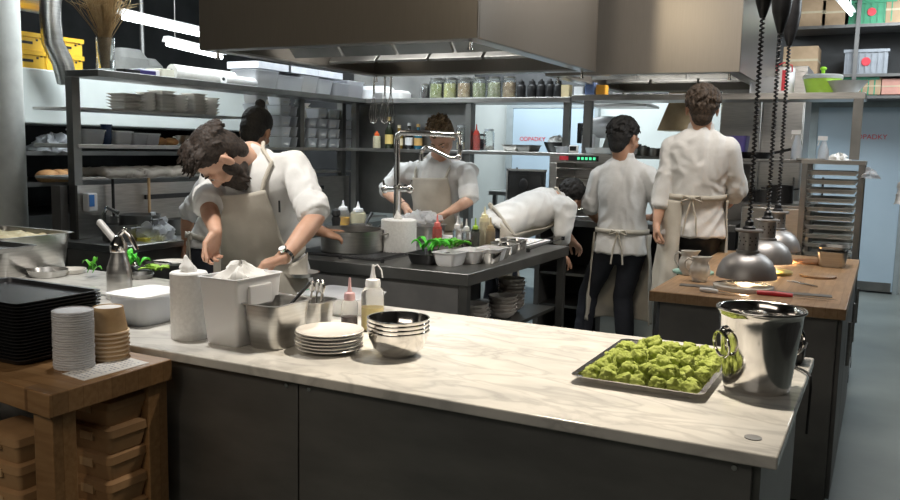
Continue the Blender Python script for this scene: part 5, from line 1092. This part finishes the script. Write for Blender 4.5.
    for t, wx, wy in ((-.55, .215, .165), (-.28, .2, .15), (-.1, .19, .14), (0, .178, .128), (.18, .162, .12), (.4, .158, .118), (.62, .182, .122), (.8, .19, .115), (.92, .15, .095), (1.0, .085, .07)):
        c = hips.lerp(neck, t) if t >= 0 else hips + Vector((0, 0, t * .5)) * (1)
        if 0 < t < 1: c = c + (facing if facing else Vector((0, 0, 0))) * (math.sin(PI * t) * belly)
        rr_ = HR.lerp(R, max(0, min(1, t))).normalized(); u = up if t > .1 else (up * .5 + Vector((0, 0, .5))).normalized() if t >= 0 else Vector((0, 0, 1))
        f = u.cross(rr_).normalized() * 1; sec.append((t, c, rr_, f, wx * wid, wy * wid))
    def surf(t, a, off=0):
        # a = 0 is the chest side (front)
        for i in range(len(sec) - 1):
            if sec[i][0] <= t <= sec[i + 1][0] or i == len(sec) - 2: break
        s0, s1 = sec[i], sec[i + 1]; q = max(0, min(1, (t - s0[0]) / (s1[0] - s0[0]))); c = s0[1].lerp(s1[1], q); r_ = s0[2].lerp(s1[2], q).normalized(); f = s0[3].lerp(s1[3], q).normalized()
        return c + r_ * math.sin(a) * (s0[4] * (1 - q) + s1[4] * q + off) + f * math.cos(a) * (s0[5] * (1 - q) + s1[5] * q + off)
    b = MB(); tmin = -.0 - jackl; ts = [tmin + (1 - tmin) * i / 14 for i in range(15)]
    b.rings([[surf(t, 2 * PI * k / 36) for k in range(36)] for t in ts])
    for sh, A in ((shl, arms[0]), (shr, arms[1])):
        el, wr = Vector(A['el']), Vector(A['wr']); b.ell(sh, (.068,) * 3); b.cap(sh, neck.lerp(hips, .06), .062, .06, 16); b.cap(sh, neck.lerp(hips, .3), .07, .07, 16)
        e2 = sh.lerp(el, .93) if sleeve < 1 else el
        b.cap(sh, e2, .068, .056, 20)
        if sleeve > 1: cu = el.lerp(wr, sleeve - 1); b.cap(el, cu, .056, .045, 18); dv = (wr - el).normalized(); b.cyl(cu - dv * .05, cu + dv * .02, .053, .05, 20)
        elif sleeve == 1: dv = (wr - el).normalized(); b.cyl(el - dv * .03, el + dv * .055, .06, .054, 20)
        else: dv = (el - sh).normalized(); b.cyl(e2 - dv * .07, e2 + dv * .015, .067, .065, 22)
    b.cyl(neck - up * .02, neck + (hc - neck).normalized() * .045, .074, .066, 24)
    finish(b, 'jacket', 'jacket', rt, vox * 1.25, 5, .013, 9, len(lab))
    # ---- trousers and shoes
    b = MB(); b.ell(hips - Vector((0, 0, .05)), (.165, .125, .14), Matrix((HR, Vector((0, 0, 1)).cross(HR), Vector((0, 0, 1)))).transposed())
    for (k_, an) in legs:
        s = 1 if (Vector(an) - hips).dot(HR) > 0 else -1; hp = hips + HR * s * .085 - Vector((0, 0, .06)); b.cap(hp, k_, .092, .068, 18).cap(k_, an, .068, .058, 18)
    finish(b, 'trousers', tr, rt, .011, 5, .006, 8, 2)
    for (k_, an) in legs:
        b = MB(); f = -HR.cross(Vector((0, 0, 1))) if facing is None else Vector(facing); f = Vector((f.x, f.y, 0)).normalized(); a_ = Vector(an); g = Vector((a_.x, a_.y, 0)); Bm = Matrix((Vector((f.y, -f.x, 0)), f, Vector((0, 0, 1)))).transposed()
        b.ell(g + f * .05 + Vector((0, 0, .04)), (.047, .13, .04), Bm).ell(g - f * .02 + Vector((0, 0, .06)), (.042, .055, .058), Bm); b.o('shoe', 'black', rt, loc=-o)
    # ---- apron
    if apron:
        hem = .62; nu, nv = 44, 40; b = MB(); w0 = 1.9
        def drop(u, v):
            # v from 0 hem to 1 waist
            a = (u - .5) * 2 * w0; a = a * (asides[1] if a > 0 else asides[0]); z = (1 - v) * hem; p = surf(tie - .04, a, .012); c = hips; fl = 1 + .16 * (1 - v)
            q = Vector((c.x + (p.x - c.x) * fl, c.y + (p.y - c.y) * fl, p.z - z)); out = Vector((p.x - c.x, p.y - c.y, 0)).normalized()
            return q + out * (.012 + .014 * (1 - v) * math.sin(a * 7 + 2 * noise.noise(Vector((a, v * 2, 0)))) + .01 * noise.noise(Vector((a * 3, v * 5, 1))))
        b.grid(drop, nu, nv); ap = b.o('apron_skirt', apm, rt, loc=-o, ang=3, solid=.004)
        if apron == 'bib':
            b = MB(); b.grid(lambda u, v: surf(.06 + v * .74, (u - .5) * 2 * (1.2 - .5 * v), .03 + .006 * noise.noise(Vector((u * 5, v * 5, 2)))), 24, 24); b.o('apron_bib', apm, rt, loc=-o, ang=3, solid=.004)
            b = MB()
            for s in (-1, 1):
                c0 = surf(.72, s * .56, .018); c1 = surf(.86, s * .75, .02); c2 = surf(.96, s * 1.2, .03); c3 = neck + R * s * .075 + up * .03; c4 = neck - sec[4][3] * .08 + up * .035 + R * s * .02
                b.tube([c0, c1, c2, c3, c4], .009, 8)
            b.o('neck_strap', apm, rt, loc=-o)
        b = MB(); pts = [surf(tie, 2 * PI * k / 40, .017) for k in range(41)]; wv = Vector((0, 0, .016))
        b.rings([[p - wv for p in pts[:-1]], [p + wv for p in pts[:-1]]], False, False); b.o('waist_tie', apm, rt, loc=-o, ang=3, solid=.006)
        b = MB(); c = surf(tie, PI, .025); b.ell(c, (.018, .018, .016))
        for s in (-1, 1):
            b.tube([c, c + HR * s * .05 + Vector((0, 0, .012)), c + HR * s * .06 - Vector((0, 0, .02)), c], .006, 6); b.tube([c, c + HR * s * .03 - Vector((0, 0, .12)), c + HR * s * .04 - Vector((0, 0, .22))], .006, 6)
        b.o('apron_bow', apm, rt, loc=-o)
    return rt, surf, h

# --- bearded cook bending over the front counter
y1 = 2.98
P1, s1, h1 = person('person', 'bearded dark-haired cook in white jacket and linen apron bending over the marble counter', (-2.52, 3.12, 0),
    AY(219, 157, 2.72), (-.3, -.15, -.92), (-.5, -.8, .15), AY(251, 157, 2.9), AY(294, 168, 2.94), AY(216, 178, 2.97), AY(268, 272, 3.1), (-.97, -.1, 0),
    [((-2.68, 3.08, .5), (-2.72, 3.2, .1)), ((-2.3, 3.06, .5), (-2.26, 3.22, .1))],
    [dict(el=AY(316, 217, 2.83), wr=AY(284, 258, 2.6), d=(-.75, -.35, -.25), n=(-.1, .1, -1), th=-1, curl=.75), dict(el=AY(208, 206, 2.78), wr=AY(216, 232, 2.66), d=(-.25, -.15, -1), n=(.9, -.2, .1), th=1, curl=.6)],
    style='swept', beard=True, vox=.005, sleeve=.9, facing=V((-.1, -1, 0)), belly=.0, jackl=.1, tie=.2, hs=1.1, wid=1.14)
wr = AY(284, 258, 2.6); el = AY(316, 217, 2.83); dv = (el - wr).normalized()
b = MB(); b.lathe([(.031, -.009), (.0325, -.009), (.0325, .009), (.031, .009)], n=32, mx=mxbasis(dv)); wa = b.o('watch_strap', 'chrome', P1, loc=wr + dv * .012 - P1.location)
Bw = mxbasis(dv); cdir = (V((.0, -.75, .6)) - dv * V((.0, -.75, .6)).dot(dv)).normalized()
b = MB(); b.cyl(cdir * .03, cdir * .04, .018, n=28); b.o('watch_case', 'chrome', wa); b = MB(); b.cyl(cdir * .04, cdir * .0408, .0145, n=28); b.o('watch_face', 'paper', wa)
for t_, a_ in ((.7, .95), (.8, 1.25)):
    p = s1(t_, -a_, .045); b = MB(); b.tube([p, p + V((.004, -.003, -.05))], .0045, 8); b.o('pen', 'black', P1, loc=-P1.location)
# --- cook with a bun behind him, reaching for the pot
person('person', 'black-haired cook with a bun, mostly hidden behind the bearded cook, reaching for the pot', (-3.5, 3.72, 0),
    AY(256, 131, 3.75), (-.3, .85, -.42), (.1, .2, .95), AY(244, 160, 3.78), AY(268, 178, 3.66), AY(214, 178, 3.86), AY(210, 248, 3.75), (.85, -.5, 0),
    [((-3.6, 3.8, .5), (-3.6, 3.85, .1)), ((-3.45, 3.66, .5), (-3.45, 3.66, .1))],
    [dict(el=AY(298, 222, 3.6), wr=AY(326, 233, 3.72), d=(.9, .3, -.1), n=(0, .5, -.8), th=1, curl=.6), dict(el=AY(188, 215, 3.85), wr=AY(186, 245, 3.85), d=(.3, -.6, -.6), n=(.5, 0, -.5), th=1)],
    skin='skin_d', hair='hair_k', style='bun', vox=.007, sleeve=.9, facing=V((.5, .85, 0)), hs=1.05)
# --- middle cook
P3, s3, h3 = person('person', 'light-haired cook in white jacket and bib apron cutting behind the island tap', (-2.78, 5.4, 0),
    AY(442, 137, 5.18), (.05, -.62, -.75), (.0, -.7, .6), AY(437, 160, 5.3), AY(468, 173, 5.32), AY(402, 173, 5.32), AY(438, 232, 5.38), (-.98, -.05, 0),
    [((-2.9, 5.4, .5), (-2.92, 5.42, .1)), ((-2.62, 5.4, .5), (-2.6, 5.42, .1))],
    [dict(el=AY(470, 200, 5.25), wr=AY(449, 212, 5.0), d=(-.7, -.3, -.3), n=(0, -.2, -1), th=-1, curl=.7), dict(el=AY(386, 192, 5.25), wr=AY(406, 207, 5.02), d=(.3, -.4, -.7), n=(.6, 0, -.5), th=1, curl=.6)],
    hs=1.06, hair='hair_l', style='curly', vox=.006, sleeve=.9, facing=V((0, -1, 0)))
wr = AY(406, 207, 5.02); b = MB(); b.lathe([(.029, -.004), (.031, 0), (.029, .004)], n=20, mx=mxbasis(AY(386, 192, 5.25) - wr)); b.o('bracelet', 'black', P3, loc=wr - P3.location + (AY(386, 192, 5.25) - wr) * .1)
# --- cook bending to the oven
person('person', 'cook in white jacket bent double in front of the open combi oven', (-2.35, 5.35, 0),
    AY(572, 197, 5.72), (.55, .75, -.35), (.7, .35, .45), AY(556, 200, 5.62), AY(550, 200, 5.76), AY(566, 208, 5.45), AY(498, 226, 5.3), (.5, -.85, 0),
    [((-2.42, 5.42, .48), (-2.5, 5.4, .1)), ((-2.2, 5.2, .48), (-2.28, 5.16, .1))],
    [dict(el=AY(560, 228, 5.8), wr=AY(572, 240, 5.85), d=(.3, .5, -.5), n=(0, 0, -1), th=1), dict(el=AY(562, 232, 5.42), wr=AY(560, 252, 5.5), d=(.2, .5, -.5), n=(0, 0, -1), th=-1)],
    hair='hair_k', style='short', vox=.007, sleeve=1.35, facing=V((.85, .5, 0)), wid=1.08)
# --- cook with black hair seen from behind
person('person', 'short black-haired cook in white jacket and navy trousers standing with his back turned', (-1.72, 5.72, 0),
    AY(624, 139, 5.68), (.35, .92, -.28), (.06, .22, .95), AY(623, 160, 5.68), AY(600, 176, 5.68), AY(647, 176, 5.68), AY(622, 238, 5.68), (.98, .1, 0),
    [((-1.83, 5.75, .48), (-1.86, 5.7, .1)), ((-1.58, 5.75, .48), (-1.53, 5.7, .1))],
    [dict(el=AY(590, 209, 5.72), wr=AY(600, 222, 5.95), d=(.4, .8, .1), n=(0, 0, -1), th=-1), dict(el=AY(664, 212, 5.72), wr=AY(652, 218, 5.95), d=(-.3, .8, .1), n=(0, 0, -1), th=1)],
    hair='hair_k', style='short', vox=.007, sleeve=.95, facing=V((0, 1, 0)), apron='half', jackl=.2, skin='skin_d', wid=.98, hs=1.16)
# --- tall cook
person('person', 'tall brown-haired cook in white jacket standing with his back turned beside the pass', (-1.07, 5.25, 0),
    AY(702, 109, 5.2), (-.25, .95, -.1), (.0, .1, .98), AY(701, 131, 5.2), AY(674, 147, 5.2), AY(727, 150, 5.22), AY(692, 222, 5.24), (.97, .1, 0),
    [((-1.15, 5.25, .5), (-1.17, 5.2, .1)), ((-.99, 5.3, .5), (-1.0, 5.26, .1))],
    [dict(el=AY(662, 196, 5.15), wr=AY(657, 222, 5.1), d=(-.12, .0, -1), n=(1, .2, 0), th=1, curl=.6), dict(el=AY(737, 190, 5.3), wr=AY(727, 205, 5.5), d=(-.5, .8, .1), n=(0, 0, -1), th=1)],
    hair='hair_m', style='short', vox=.006, sleeve=1.3, facing=V((-.1, 1, 0)), apron='half', jackl=.16, tr='blackc', tie=.3, asides=(1.5, .9), hs=1.12, wid=1.05)
